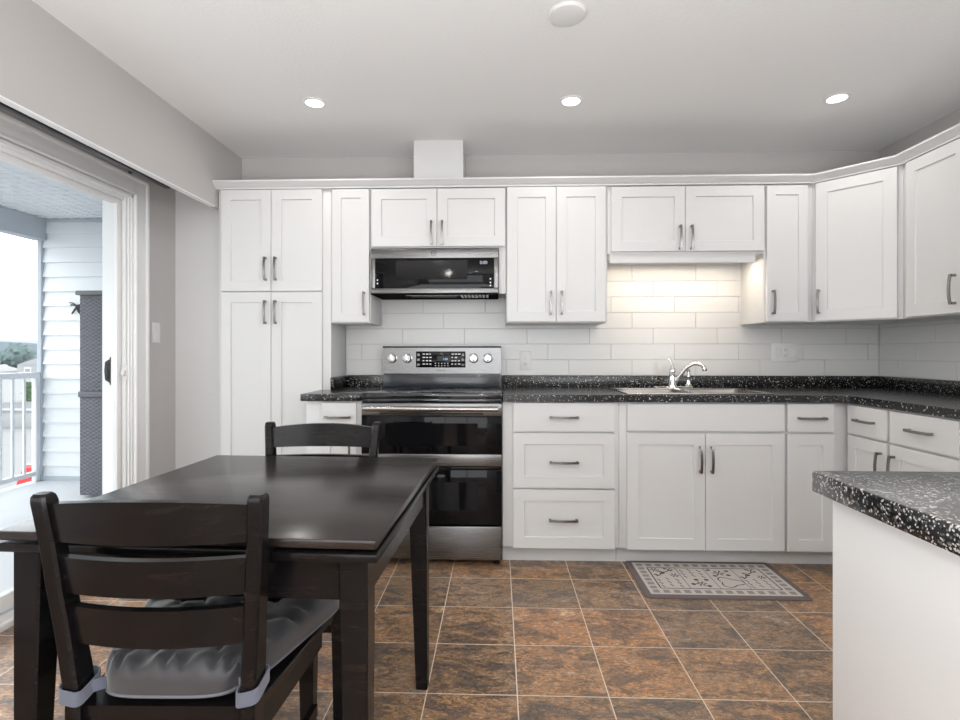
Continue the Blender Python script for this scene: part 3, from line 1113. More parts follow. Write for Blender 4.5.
# upper oven door
m = MB()
m.box(0.002, RW - 0.002, 0.0, 0.046, 0.806, 0.872, 0.004)
m.box(0.002, RW - 0.002, 0.0, 0.046, 0.536, 0.600, 0.004)
ud = m.build('upper_oven_door', 'stainless', r)
MB().box(0.002, RW - 0.002, 0.003, 0.046, 0.600, 0.806, 0.002).build('door_glass', 'black_glass', ud)
MB().box(0.13, RW - 0.13, 0.0022, 0.003, 0.645, 0.765).build('viewing_window', 'window_mesh_glass', ud)
m = MB()
m.tube([(0.022, -0.046, 0.846), (RW - 0.022, -0.046, 0.846)], 0.0135, 16)
for x_ in (0.045, RW - 0.045):
    m.box(x_ - 0.010, x_ + 0.010, -0.046, 0.002, 0.834, 0.857, 0.003)
m.build('door_handle', 'stainless_bright', ud)
m = MB()
m.box(0.10, RW - 0.10, -0.0008, 0.001, 0.812, 0.822)
m.build('vent_slot', 'gap_black', ud)
m = MB()
m.box(0.002, RW - 0.002, 0.001, 0.046, 0.516, 0.533, 0.003)
m.box(0.002, RW - 0.002, 0.003, 0.046, 0.222, 0.516, 0.003)
ld = m.build('lower_oven_door', 'black_glass', r)
MB().box(0.13, RW - 0.13, 0.0022, 0.003, 0.300, 0.450).build('viewing_window', 'window_mesh_glass', ld)
MB().box(0.002, RW - 0.002, 0.0, 0.046, 0.036, 0.215, 0.005).build('storage_drawer', 'stainless', r)
for x_ in (0.03, RW - 0.03):
    for y_ in (0.06, RD - 0.06):
        MB().lathe([(0.018, 0), (0.018, 0.012), (0.008, 0.014), (0.008, 0.032), (0.0, 0.032)], 14).build('foot', 'plastic_black', r, (x_, y_, 0))

# ------------------------------------------------------------------ microwave
MX0, MX1 = -0.7575, 0.0015
MW = MX1 - MX0
r = thing('microwave', 'slim stainless over-range microwave with black glass door', 'microwave', (MX0, 3.140, 1.489))
MD = WT - 3.140 - 0.001
m = MB()
m.box(0.004, MW - 0.004, 0.022, MD, 0.010, 0.2705, 0.002)
m.build('body', 'enamel_dark', r)
m = MB()
m.box(0.0, MW, 0, 0.021, 0.214, 0.270, 0.003)
m.box(0.0, MW, 0, 0.021, 0.006, 0.036, 0.003)
m.box(0.0, 0.026, 0, 0.021, 0.0355, 0.2145, 0.003)
m.box(MW - 0.026, MW, 0, 0.021, 0.0355, 0.2145, 0.003)
fd = m.build('door_frame', 'stainless', r)
MB().box(0.024, MW - 0.024, 0.002, 0.020, 0.034, 0.216, 0.001).build('door_glass', 'black_glass', r)
MB().box(0.15, 0.575, 0.0012, 0.002, 0.088, 0.200).build('viewing_window', 'window_mesh_glass', r)
m = MB()
m.box(0.0, MW, 0.004, MD, 0.0, 0.0055)
bt = m.build('underside', 'matte_black', r)
m = MB()
m.box(0.20, 0.52, 0.05, 0.065, -0.003, 0.0)
m.box(0.22, 0.50, 0.13, 0.14, -0.003, 0.0)
for i in range(8):
    m.box(0.53 + i * 0.022, 0.545 + i * 0.022, 0.04, 0.20, -0.0025, 0)
m.build('vent_grille', 'stainless', bt)
text_part('clock_digits', '0:00', 0.026, 'digit_white', r, (0.672, 0.0015, 0.186))
for x_, z_ in ((0.712, 0.050), (0.712, 0.068), (0.712, 0.090), (0.040, 0.065), (0.040, 0.085)):
    MB().lathe([(0.0, 0), (0.0045, 0), (0.0045, 0.0008), (0, 0.0008)], 12, M=Matrix.Rotation(PI / 2, 4, 'X')).build('key_mark', 'print_white', r, (x_, 0.0018, z_))
m = MB()
m.loft([[(rr * math.cos(2 * PI * j / 28), y_, rr * math.sin(2 * PI * j / 28)) for j in range(28)] for rr, y_ in ((0.0165, 0), (0.0165, -0.001), (0.0142, -0.001), (0.0142, 0))], caps=False, close=True)
em = m.build('emblem', 'print_grey', fd, (0.376, 0, 0.243))
text_part('monogram', 'GE', 0.019, 'print_grey', em, (0, 0, 0))

# ------------------------------------------------------------------ recessed lights, ceiling plate


def downlight(x, y, label, power=2.4):
    r = thing('recessed_light', label, 'ceiling light', (x, y, CEIL), 0, 'recessed ceiling lights')
    m = MB()
    m.loft([[(q * math.cos(2 * PI * j / 32), q * math.sin(2 * PI * j / 32), z) for j in range(32)] for q, z in ((0.060, 0), (0.060, -0.004), (0.046, -0.006), (0.044, -0.002))], caps=False, close=True)
    m.build('trim_ring', 'trim_white', r)
    MB().lathe([(0.0, -0.0035), (0.0435, -0.0035), (0.0435, -0.001), (0.0, -0.001)], 28).build('lens', 'lamp_glow', r)
    a = area_light('recessed_lamp', (x, y, CEIL - 0.012), (0, 0, 0), 0.08, 0.08, power, (1.0, 0.965, 0.92), 'DISK')
    return r


downlight(-0.944, 2.705, 'lit recessed ceiling light over the pantry side, leftmost in view')
downlight(0.373, 2.73, 'lit recessed ceiling light in the middle, between range and sink')
downlight(1.711, 2.745, 'lit recessed ceiling light near the corner cabinet, rightmost in view')
for i, (x, y) in enumerate(((-0.8, -0.9), (0.8, -0.9), (-0.8, -2.3), (0.8, -2.3))):
    area_light('living_room_lamp', (x, y, CEIL - 0.012), (0, 0, 0), 0.09, 0.09, 8, (1.0, 0.95, 0.88), 'DISK')
tag(MB().lathe([(0.0, -0.016), (0.055, -0.016), (0.066, -0.012), (0.070, -0.004), (0.070, 0.0), (0, 0)], 40).build('ceiling_cover_plate', 'plastic_white', None, (0.262, 2.022, CEIL)),
    'flat round white cover plate on the ceiling', 'ceiling plate')

# ------------------------------------------------------------------ wall plates


def wall_plate(name, label, cat, loc, rz, w, h, kinds):
    r = thing(name, label, cat, loc, rz)
    MB().box(-w / 2, w / 2, -0.006, 0, -h / 2, h / 2, 0.0025).build('cover_plate', 'plastic_white', r)
    n = len(kinds)
    for i, k in enumerate(kinds):
        cx_ = (i - (n - 1) / 2) * 0.046
        if k == 'rocker':
            m = MB()
            m.add([(cx_ - 0.0165, -0.006, -0.033), (cx_ + 0.0165, -0.006, -0.033), (cx_ + 0.0165, -0.006, 0.033), (cx_ - 0.0165, -0.006, 0.033),
                   (cx_ - 0.0155, -0.0085, -0.032), (cx_ + 0.0155, -0.0085, -0.032), (cx_ + 0.0155, -0.0125, 0.032), (cx_ - 0.0155, -0.0125, 0.032)],
                  [(0, 1, 5, 4), (1, 2, 6, 5), (2, 3, 7, 6), (3, 0, 4, 7), (4, 5, 6, 7)])
            m.build('rocker', 'plastic_white', r)
        else:
            m = MB()
            m.box(cx_ - 0.0165, cx_ + 0.0165, -0.0085, -0.006, -0.033, 0.033, 0.001)
            s = m.build('socket', 'plastic_white', r)
            for zz in (-0.018, 0.018):
                m = MB()
                m.box(cx_ - 0.007, cx_ - 0.005, -0.0089, -0.0084, zz - 0.004, zz + 0.005)
                m.box(cx_ + 0.005, cx_ + 0.007, -0.0089, -0.0084, zz - 0.003, zz + 0.004)
                m.box(cx_ - 0.002, cx_ + 0.002, -0.0089, -0.0084, zz - 0.011, zz - 0.007)
                m.build('slots', 'print_grey', s)
    return r


wall_plate('wall_outlet', 'single white wall outlet on the tiles just right of the range', 'outlet', (0.178, WT, 1.090), 0, 0.072, 0.122, ['socket'])
wall_plate('switch_plate', 'wide white plate of switches and outlet on the tiles right of the sink', 'switch', (1.833, WT, 1.144), 0, 0.165, 0.118, ['rocker', 'socket', 'rocker'])
wall_plate('light_switch', 'single white rocker switch on the wall beside the balcony door', 'switch', (WALL_L, 3.085, 1.262), PI / 2, 0.072, 0.118, ['rocker'])

# ------------------------------------------------------------------ rug
r0 = (0.690, 1.455, 2.496, 2.930)
rw, rd = r0[1] - r0[0], r0[3] - r0[2]
m = MB()
m.loft([[(p[0], p[1], z) for p in rrect(a, rw - a, a, rd - a, 0.02, 0, 4)] for z, a in ((0, 0), (0.006, 0), (0.008, 0.003))], mi=0)
zt = 0.0084


def flat(x0, x1, y0, y1, mi, z=zt):
    m.add([(x0, y0, z), (x1, y0, z), (x1, y1, z), (x0, y1, z)], [(0, 1, 2, 3)], mi)


def stroke(x0, y0, x1, y1, wd, mi, z):
    d = Vector((x1 - x0, y1 - y0)).normalized()
    q = Vector((-d.y, d.x)) * wd / 2
    m.add([(x0 - q.x, y0 - q.y, z), (x1 - q.x, y1 - q.y, z), (x1 + q.x, y1 + q.y, z), (x0 + q.x, y0 + q.y, z)], [(0, 1, 2, 3)], mi)


def blob(x, y, a, bb, rot, mi, z):
    m.add([(x + a * math.cos(t) * math.cos(rot) - bb * math.sin(t) * math.sin(rot), y + a * math.cos(t) * math.sin(rot) + bb * math.sin(t) * math.cos(rot), z) for t in [2 * PI * i / 12 for i in range(12)]], [tuple(range(12))], mi)


flat(0.030, rw - 0.030, 0.030, rd - 0.030, 1)
ix0, ix1, iy0, iy1 = 0.095, rw - 0.095, 0.095, rd - 0.095
for i in range(14):          # ring of taupe blocks in the border
    x = 0.048 + i * (rw - 0.096 - 0.030) / 13
    flat(x, x + 0.030, 0.046, 0.078, 2, zt + 0.0003)
    flat(x, x + 0.030, rd - 0.078, rd - 0.046, 2, zt + 0.0003)
for i in range(1, 7):
    y = 0.046 + i * (rd - 0.092 - 0.032) / 7
    flat(0.046, 0.078, y, y + 0.03, 2, zt + 0.0003)
    flat(rw - 0.078, rw - 0.046, y, y + 0.03, 2, zt + 0.0003)
for a in ((ix0, iy0, ix1, iy0), (ix1, iy0, ix1, iy1), (ix1, iy1, ix0, iy1), (ix0, iy1, ix0, iy0)):
    stroke(*a, 0.006, 3, zt + 0.0003)
cw = (ix1 - ix0) / 4
for i in range(1, 4):
    stroke(ix0 + cw * i, iy0, ix0 + cw * i, iy1, 0.003, 3, zt + 0.0003)


def flower(x, y, s):
    for i in range(6):
        a = i * PI / 3
        blob(x + s * math.cos(a), y + s * math.sin(a), s * 0.55, s * 0.25, a, 3, zt + 0.0006)
    blob(x, y, s * 0.3, s * 0.3, 0, 3, zt + 0.0006)


def dashes(xa, ya, nx, ny):
    for i in range(nx):
        for j in range(ny):
            stroke(xa + i * 0.045, ya + j * 0.035 + 0.012 * (i % 2), xa + i * 0.045 - 0.012, ya + j * 0.035 + 0.024 + 0.012 * (i % 2), 0.006, 3, zt + 0.0004)


def vine(xa, ya, xb, yb):
    P = [(xa + (xb - xa) * t + 0.008 * math.sin(t * 12), ya + (yb - ya) * t) for t in [i / 10 for i in range(11)]]
    for p, q in zip(P, P[1:]):
        stroke(*p, *q, 0.006, 3, zt + 0.0004)
    for i, p in enumerate(P[1::2]):
        blob(p[0] + (0.016 if i % 2 else -0.016), p[1] + 0.006, 0.013, 0.006, 0.6 if i % 2 else 2.4, 3, zt + 0.0005)


vine(ix0 + 0.02, iy0 + 0.14, ix0 + cw - 0.02, iy1 - 0.01)
flower(ix0 + 0.03, iy1 - 0.03, 0.016)
flower(ix0 + cw - 0.03, iy0 + 0.15, 0.016)
dashes(ix0 + 0.025, iy0 + 0.012, 3, 3)
dashes(ix0 + cw + 0.025, iy1 - 0.12, 3, 3)
for q in ((0.03, 0.05), (0.10, 0.03), (0.06, 0.10), (0.11, 0.10)):
    blob(ix0 + cw + q[0], iy0 + q[1], 0.012, 0.010, 0, 3, zt + 0.0005)
flower(ix0 + cw + 0.07, iy0 + 0.055, 0.018)
flower(ix0 + 2 * cw + 0.06, iy1 - 0.06, 0.020)
for q in ((0.02, 0.22), (0.11, 0.21), (0.10, 0.16), (0.03, 0.15)):
    blob(ix0 + 2 * cw + q[0], iy0 + q[1], 0.012, 0.009, 0, 3, zt + 0.0005)
for s in (0, 1):
    P = [(ix0 + 2 * cw + 0.075 + 0.055 * math.cos(t) * (1 + 0.25 * math.cos(3 * t)), iy0 + 0.075 + 0.05 * math.sin(t) * (1 + 0.25 * math.cos(3 * t))) for t in [i * PI / 14 + s * PI for i in range(14)]]
    for p, q in zip(P, P[1:]):
        stroke(*p, *q, 0.006, 3, zt + 0.0005)
vine(ix0 + 3 * cw + 0.015, iy0 + 0.12, ix1 - 0.03, iy1 - 0.01)
flower(ix1 - 0.03, iy0 + 0.14, 0.015)
dashes(ix0 + 3 * cw + 0.025, iy0 + 0.012, 3, 3)
rug = tag(m.build('kitchen_mat', ['rug_brown', 'rug_cream', 'rug_taupe', 'rug_dark'], None, (r0[0], r0[2], 0.0)), 'patterned beige and brown kitchen mat on the floor before the sink', 'mat')

# ------------------------------------------------------------------ dining table
TZ = 0.77
TWd, TDp = 0.815, 0.830
tb = thing('dining_table', 'dark espresso wooden dining table with pull-out leaves', 'table', (-0.6365, 1.484, 0), math.radians(-2.0))
hx_, hy_ = TWd / 2, TDp / 2
MB().box(-hx_, hx_, -hy_, hy_, TZ - 0.020, TZ, 0.004).build('tabletop', 'espresso_gloss_top', tb)
MB().box(-hx_ - 0.004, 0.190, -hy_ - 0.006, hy_ + 0.006, TZ - 0.042, TZ - 0.0235, 0.004).build('leaf', 'espresso_wood', tb)
MB().box(0.194, hx_ + 0.004, -hy_ - 0.006, hy_ + 0.006, TZ - 0.045, TZ - 0.0265, 0.004).build('leaf', 'espresso_wood', tb)
m = MB()
ai = 0.030
m.box(-hx_ + ai, hx_ - ai, -hy_ + ai, -hy_ + ai + 0.022, TZ - 0.135, TZ - 0.0495)
m.box(-hx_ + ai, hx_ - ai, hy_ - ai - 0.022, hy_ - ai, TZ - 0.135, TZ - 0.0495)
m.box(-hx_ + ai, -hx_ + ai + 0.022, -hy_ + ai, hy_ - ai, TZ - 0.135, TZ - 0.0495)
m.box(hx_ - ai - 0.022, hx_ - ai, -hy_ + ai, hy_ - ai, TZ - 0.135, TZ - 0.0495)
m.box(-hx_ + 0.1, hx_ - 0.1, -0.03, 0.03, TZ - 0.10, TZ - 0.0495)
m.box(-hx_ + 0.1, hx_ - 0.1, -hy_ + 0.06, hy_ - 0.06, TZ - 0.0252, TZ - 0.0202)
m.build('apron', 'espresso_wood', tb)
for sx in (-1, 1):
    for sy in (-1, 1):
        m = MB()
        xo, yo = sx * (hx_ - 0.022), sy * (hy_ - (0.016 if sy < 0 else 0.050))
        rings = []
        for z, wl in ((0, 0.040), (0.55, 0.058), (TZ - 0.0495, 0.062)):
            xi, yi = xo - sx * wl, yo - sy * wl
            x0, x1 = min(xo, xi), max(xo, xi)
            y0, y1 = min(yo, yi), max(yo, yi)
            c = 0.004
            rings.append([(x0 + c, y0, z), (x1 - c, y0, z), (x1, y0 + c, z), (x1, y1 - c, z), (x1 - c, y1, z), (x0 + c, y1, z), (x0, y1 - c, z), (x0, y0 + c, z)])
        m.loft(rings)
        m.build('leg', 'espresso_wood', tb)


# ------------------------------------------------------------------ ladder-back chairs


def make_chair(label, loc, rz, group='dark ladder-back dining chairs'):
    """local frame: sitter faces +y, origin on the floor under the back posts"""
    r = thing('dining_chair', label, 'chair', loc, rz, group)
    SZ = 0.443
    bb, bt_ = 0.172, 0.207          # half spacing of back posts at the seat and at the top

    def post(z):                     # centre line of the right-hand back post: x, y
        if z < SZ:
            return bb - 0.002 * (SZ - z), -0.055 * ((SZ - z) / SZ) ** 1.5
        u = (z - SZ) / (0.875 - SZ)
        return bb + (bt_ - bb) * u, -0.052 * u ** 1.25
    for s in (-1, 1):
        m = MB()
        rings = []
        for z in (0.0, 0.15, 0.30, 0.40, 0.455, 0.52, 0.60, 0.68, 0.76, 0.83, 0.862, 0.872, 0.877):
            x, y = post(z)
            hw_ = 0.0155 if z < 0.865 else (0.0148 if z < 0.875 else 0.0125)
            hd_ = (0.024 if z < 0.7 else 0.020) if z < 0.865 else (0.0175 if z < 0.875 else 0.012)
            if 0.35 < z < 0.56:
                hd_ = 0.027
            c = 0.005
            q = [(-hw_ + c, -hd_), (hw_ - c, -hd_), (hw_, -hd_ + c), (hw_, hd_ - c), (hw_ - c, hd_), (-hw_ + c, hd_), (-hw_, hd_ - c), (-hw_, -hd_ + c)]
            rings.append([(s * x + a, y + bq, z) for a, bq in q])
        m.loft(rings)
        m.build('leg', 'espresso_wood', r)
    # curved slats between the posts
    for z0, z1, arch in ((0.783, 0.862, 0.012), (0.678, 0.752, 0.0), (0.575, 0.652, 0.0)):
        m = MB()
        n = 18
        rings = []
        for i in range(n + 1):
            u = -1 + 2 * i / n
            ring = []
            bow = -0.026 * (1 - u * u)
            za, zb = z0, z1 + arch * (1 - u * u) - arch * 0.4
            for z, dy in ((za, -0.009), (za, 0.009), (zb, 0.009), (zb, -0.009)):
                x, y = post(z)
                ring.append((u * (x - 0.010), y + bow + dy, z))
            rings.append(ring)
        m.loft(rings)
        m.build('back_slat', 'espresso_wood', r)
    # seat board, wider at the front
    m = MB()
    fw, bw, dep = 0.232, 0.182, 0.400
    out = [(-bw, -0.012), (bw, -0.012), (fw, dep - 0.03), (fw - 0.012, dep - 0.008), (fw - 0.03, dep), (-fw + 0.03, dep), (-fw + 0.012, dep - 0.008), (-fw, dep - 0.03)]
    # notch the back corners for the posts
    m.loft([[(x * k, y, z) for x, y in out] for z, k in ((SZ - 0.022, 0.985), (SZ - 0.004, 1.0), (SZ, 0.99))])
    m.build('seat', 'espresso_wood', r)
    m = MB()
    for s in (-1, 1):
        m.bar([(s * 0.172, 0.02, SZ - 0.052), (s * 0.197, dep - 0.05, SZ - 0.052)], 0.058, 0.02, (0, 0, 1))
    m.box(-0.19, 0.19, dep - 0.066, dep - 0.046, SZ - 0.080, SZ - 0.0225)
    m.box(-0.16, 0.16, -0.010, 0.010, SZ - 0.080, SZ - 0.0225)
    m.build('seat_rail', 'espresso_wood', r)
    for s in (-1, 1):
        m = MB()
        rings = []
        for z, hw_ in ((0, 0.014), (0.2, 0.017), (SZ - 0.022, 0.021)):
            xc, yc = s * 0.172, dep - 0.056
            rings.append([(xc - hw_, yc - hw_, z), (xc + hw_, yc - hw_, z), (xc + hw_, yc + hw_, z), (xc - hw_, yc + hw_, z)])
        m.loft(rings)
        m.build('leg', 'espresso_wood', r)
    m = MB()
    for s in (-1, 1):
        m.bar([(s * 0.168, -0.020, 0.20), (s * 0.190, dep - 0.06, 0.20)], 0.03, 0.015, (0, 0, 1))
    m.bar([(-0.18, 0.17, 0.20), (0.18, 0.17, 0.20)], 0.028, 0.014, (0, 0, 1))
    m.build('stretcher', 'espresso_wood', r)
    return r


CH = (-0.666, 1.047, 0)
CHR = math.radians(1.5)
near = make_chair('dark ladder-back chair with grey cushion, nearest the camera at the table front', CH, CHR)
far = make_chair('dark ladder-back chair on the far side of the table, before the pantry', (-0.671, 1.975, 0), PI + math.radians(1.0))

# cushion on the near chair
cu = thing('seat_cushion', 'dark grey tufted seat cushion tied to the near dining chair', 'cushion', (CH[0], CH[1], 0.4435), CHR)
N = 56
top, bot = [], []
tufts = [(-0.42, -0.42), (0.42, -0.42), (-0.42, 0.42), (0.42, 0.42), (0, 0)]


def cush(u, v, sgn):
    uu = math.copysign(abs(u), u)
    # trapezoid outline with rounded corners and slightly bowed edges
    k = 1 - 0.085 * (abs(u) ** 4) * (abs(v) ** 4) * 1.6
    hw_ = 0.152 + (0.276 - 0.152) * (v + 1) / 2
    x = u * hw_ * k * (1 - 0.02 * (1 - v * v))
    y = 0.206 + v * 0.218 * k
    e = (1 - abs(u) ** 3.2) * (1 - abs(v) ** 3.2)
    h_ = 0.080 * max(0.0, e) ** 0.27
    if sgn > 0:
        for tu, tv in tufts:
            d2 = ((u - tu) * 0.2) ** 2 + ((v - tv) * 0.21) ** 2
            h_ -= 0.050 * math.exp(-d2 / 0.0014) * e ** 0.3
            d = math.sqrt(d2)
            if 0.008 < d < 0.12:
                aa = math.atan2((v - tv), (u - tu))
                h_ -= 0.016 * max(0, math.cos(aa * 6 + tu * 9 + tv * 5)) ** 3 * math.exp(-((d - 0.05) / 0.035) ** 2) * e ** 0.3
        h_ += 0.010 * noise.noise(Vector((x * 13, y * 13, 1.3))) * e ** 0.4
        ed = max(abs(u), abs(v))
        if ed > 0.74:
            t = (u if abs(v) > abs(u) else v)
            h_ += 0.009 * math.sin(t * 21 + 1.2 * math.sin(t * 9)) * math.exp(-((ed - 0.88) / 0.07) ** 2)
        return (x, y, 0.018 + max(h_, 0.0))
    return (x, y, 0.018 - 0.0175 * min(1.0, max(0.0, e) ** 0.35))


m = MB()
vs, fs = [], []
for sgn in (1, -1):
    k0 = len(vs)
    for j in range(N + 1):
        for i in range(N + 1):
            # denser sampling near the edges
            u, v = math.sin((-1 + 2 * i / N) * PI / 2), math.sin((-1 + 2 * j / N) * PI / 2)
            vs.append(cush(u, v, sgn))
    for j in range(N):
        for i in range(N):
            a = k0 + j * (N + 1) + i
            fs.append((a, a + 1, a + N + 2, a + N + 1))
m.add(vs, fs)
pad = m.build('pad', 'cushion_grey', cu, smooth=70)
edge = []
for q in range(160):
    t = q / 160 * 4
    s_, f_ = int(t), t - int(t)
    u, v = ((-1 + 2 * f_, -1), (1, -1 + 2 * f_), (1 - 2 * f_, 1), (-1, 1 - 2 * f_))[s_]
    edge.append(cush(u, v, -1))
MB().tube(edge, 0.0032, 6, close=True).build('piping', 'piping_grey', pad)
for tu, tv in tufts:
    p = cush(tu, tv, 1)
    MB().lathe([(0.0, 0), (0.008, 0.001), (0.006, 0.004), (0, 0.005)], 12).build('tuft_button', 'cushion_grey', pad, (p[0], p[1], p[2] - 0.002))
for s in (-1, 1):
    # band looped around the back post
    m = MB()
    rings = []
    xc = s * 0.1745
    P = rrect(xc - 0.022, xc + 0.022, -0.034, 0.033, 0.012, 0, 4)
    for (x, y, _) in P:
        nx, ny = x - xc, y
        L = math.hypot(nx, ny)
        nx, ny = nx / L, ny / L
        dz = 0.010 * (-s * (x - xc) / 0.022) * -1 * 0.5 - 0.006 * (y / 0.034) * -1
        zc = 0.034 + dz
        rings.append([(x + nx * 0.0018, y + ny * 0.0018, zc + 0.014), (x - nx * 0.0012, y - ny * 0.0012, zc + 0.014), (x - nx * 0.0012, y - ny * 0.0012, zc - 0.014), (x + nx * 0.0018, y + ny * 0.0018, zc - 0.014)])
    m.loft(rings, close=True)
    m.bar([(xc - s * 0.022, 0.0, 0.030), (xc - s * 0.030, 0.010, 0.029), (xc - s * 0.038, 0.022, 0.026)], 0.024, 0.003, (0, 0, 1))
    m.build('tie', 'tie_fabric', cu, label='blue-grey fabric tie looped round a chair post')

# ------------------------------------------------------------------ balcony
BX0, BX1, BY1 = -4.16, WALL_L - 0.17, 4.70
struct(MB().box(BX0 - 0.05, BX1, -1.0, BY1, -0.22, -0.02), 'balcony_floor', 'balcony_paint')
# vented soffit panels
m = MB()
m.box(BX0 - 0.05, BX1, -1.0, BY1, 2.36, 2.44)
y = -0.9
while y < BY1 - 0.05:
    m.box(BX0 - 0.04, BX1, y, y + 0.016, 2.349, 2.36)
    m.box(BX0 - 0.04, BX1, y + 0.05, y + 0.062, 2.355, 2.36)
    y += 0.10
x = BX0
while x < BX1 - 0.02:
    m.box(x, x + 0.02, -0.98, BY1 - 0.02, 2.352, 2.36)
    x += 0.10
struct(m, 'balcony_soffit', 'siding_white')
struct(MB().box(BX0 - 0.06, BX0 + 0.06, -1.0, BY1 - 0.01, 2.16, 2.35), 'balcony_beam', 'beam_grey')
# lapped siding on the end wall
m = MB()
z, pr = -0.02, 0.132
m.box(BX0 + 0.02, BX1, BY1 + 0.012, BY1 + 0.12, -0.2, 2.40)
while z < 2.36:
    z1 = min(z + pr, 2.36)
    m.add([(BX0 + 0.02, BY1 - 0.016, z), (BX1, BY1 - 0.016, z), (BX1, BY1 + 0.010, z1), (BX0 + 0.02, BY1 + 0.010, z1),
           (BX0 + 0.02, BY1 + 0.012, z), (BX1, BY1 + 0.012, z), (BX1, BY1 + 0.012, z1), (BX0 + 0.02, BY1 + 0.012, z1)],
          [(0, 1, 2, 3), (0, 4, 5, 1), (0, 3, 7, 4), (1, 5, 6, 2)])
    z += pr
struct(m, 'balcony_end_wall', 'siding_white')
m = MB()
m.box(BX0 - 0.01, BX0 + 0.03, BY1 - 0.03, BY1 + 0.13, -0.02, 2.36, 0.003)
m.box(BX0 + 0.02, BX1, BY1 - 0.02, BY1 + 0.01, -0.03, 0.02, 0.003)
m.box(BX0 + 0.02, BX1, BY1 - 0.02, BY1 + 0.01, 2.325, 2.36, 0.003)
struct(m, 'trim_5', 'beam_grey')
struct(MB().box(BX1 - 0.005, BX1 + 0.02, DY1 + 0.0, BY1, -0.02, 2.36), 'balcony_side_wall', 'siding_white')

rl = thing('balcony_railing', 'pale metal balcony railing with thin upright bars', 'railing', (BX0, 0, -0.02))
MB().box(-0.03, 0.03, 0.3, 4.66, 0.935, 0.985, 0.006).build('top_rail', 'rail_white', rl)
MB().box(-0.02, 0.02, 0.3, 4.66, 0.055, 0.095, 0.004).build('bottom_rail', 'rail_white', rl)
for py in (0.32, 2.45, 4.65):
    MB().box(-0.022, 0.022, py - 0.022, py + 0.022, 0, 0.94, 0.003).build('post', 'rail_white', rl)
y = 4.53
while y > 0.45:
    if abs(y - 2.45) > 0.05:
        MB().box(-0.008, 0.008, y - 0.010, y + 0.010, 0.09, 0.94).build('baluster', 'rail_white', rl)
    y -= 0.112

sc_ = thing('storage_cabinet', 'tall grey wicker-look storage cabinet on the balcony', 'cabinet', (-3.345, 4.14, -0.02))
MB().box(0, 0.66, 0, 0.50, 0.02, 1.62, 0.006).build('body', 'wicker_solid', sc_)
for x0, x1 in ((0.012, 0.326), (0.334, 0.648)):
    for z0, z1 in ((0.03, 0.80), (0.855, 1.60)):
        MB().box(x0, x1, -0.014, 0.0, z0, z1, 0.004).build('door', 'grey_wicker', sc_)
MB().box(0.0, 0.66, -0.018, 0.0, 0.806, 0.850, 0.004).build('cross_band', 'wicker_solid', sc_)
MB().box(-0.016, 0.676, -0.028, 0.51, 1.62, 1.655, 0.006).build('top', 'wicker_solid', sc_)

# dragonfly ornament on the siding
m = MB()
dg_ = [(-0.005, -0.05), (0.03, 0.0), (0.045, 0.03)]
m.tube([(-0.055, 0, -0.055), (-0.02, -0.004, -0.012), (0.012, -0.004, 0.018), (0.035, 0, 0.028)], [0.006, 0.010, 0.015, 0.010], 8)
for ex, ez, bx_, bz_ in ((-0.075, 0.045, 0.006, 0.012), (-0.06, 0.020, 0.0, 0.005), (0.105, 0.030, 0.018, 0.02), (0.075, -0.050, 0.012, 0.008), (0.03, -0.060, 0.004, 0.0)):
    n = 10
    P, Rr = [], []
    for i in range(n + 1):
        t = i / n
        P.append((bx_ + (ex - bx_) * t, -0.006 - 0.008 * math.sin(PI * t), bz_ + (ez - bz_) * t + 0.012 * math.sin(PI * t)))
        Rr.append(0.004 + 0.011 * math.sin(PI * min(1, t * 1.02)) ** 0.7)
    m.tube(P, Rr, 8, flat=0.35)
tag(m.build('dragonfly_ornament', 'ornament_black', None, (-3.80, BY1 - 0.018, 1.545)), 'small black dragonfly ornament on the white balcony siding', 'ornament')

# ------------------------------------------------------------------ the street beyond
GZ = -3.5
struct(MB().box(-900, 300, -60, 1200, GZ - 1, GZ), 'ground', 'concrete')
struct(MB().box(-120, 20, 38, 47, GZ, GZ + 0.02), 'street', 'asphalt')
m = MB()
m.box(-120, 10, 31.5, 31.9, GZ, GZ + 1.0, 0.02)
m.box(-120, 10, 31.4, 32.0, GZ + 1.0, GZ + 1.12, 0.02)
tag(m.build('garden_wall', 'render_white'), 'long low white wall along the far side of the yard below', 'wall')


def house(label, x, y, w_, d_, eave, ridge, front_gable=True):
    r = thing('house', label, 'house', (x, y, GZ), 0.0, 'distant houses')
    MB().box(-w_ / 2, w_ / 2, 0, d_, 0, eave).build('walls', 'render_white', r)
    m = MB()
    o = 0.35
    m.prism([(-w_ / 2 - o, eave - 0.1), (w_ / 2 + o, eave - 0.1), (0, ridge)], 0.0 - (0 if not front_gable else 0.0), d_ + o)
    m.build('roof', 'roof_grey', r)
    m = MB()
    m.prism([(-w_ / 2, eave - 0.05), (w_ / 2, eave - 0.05), (0, ridge - 0.12)], -0.06, 0.0)
    m.build('gable', 'render_white', r)
    for wx in (-w_ * 0.24, w_ * 0.24):
        f = MB().box(wx - 0.6, wx + 0.6, -0.08, 0, eave * 0.40, eave * 0.75, 0.02).build('window', 'trim_white', r)
        MB().box(wx - 0.5, wx + 0.5, -0.10, -0.08, eave * 0.40 + 0.1, eave * 0.75 - 0.1).build('pane', 'house_glass', f)
    return r


house('low white house with a grey gable roof, seen over the railing', -82.0, 92, 7.5, 9, 2.4, 3.7)
house('white gabled house beside the end of the siding wall, partly hidden', -75.4, 90, 4.2, 8, 2.9, 4.4)


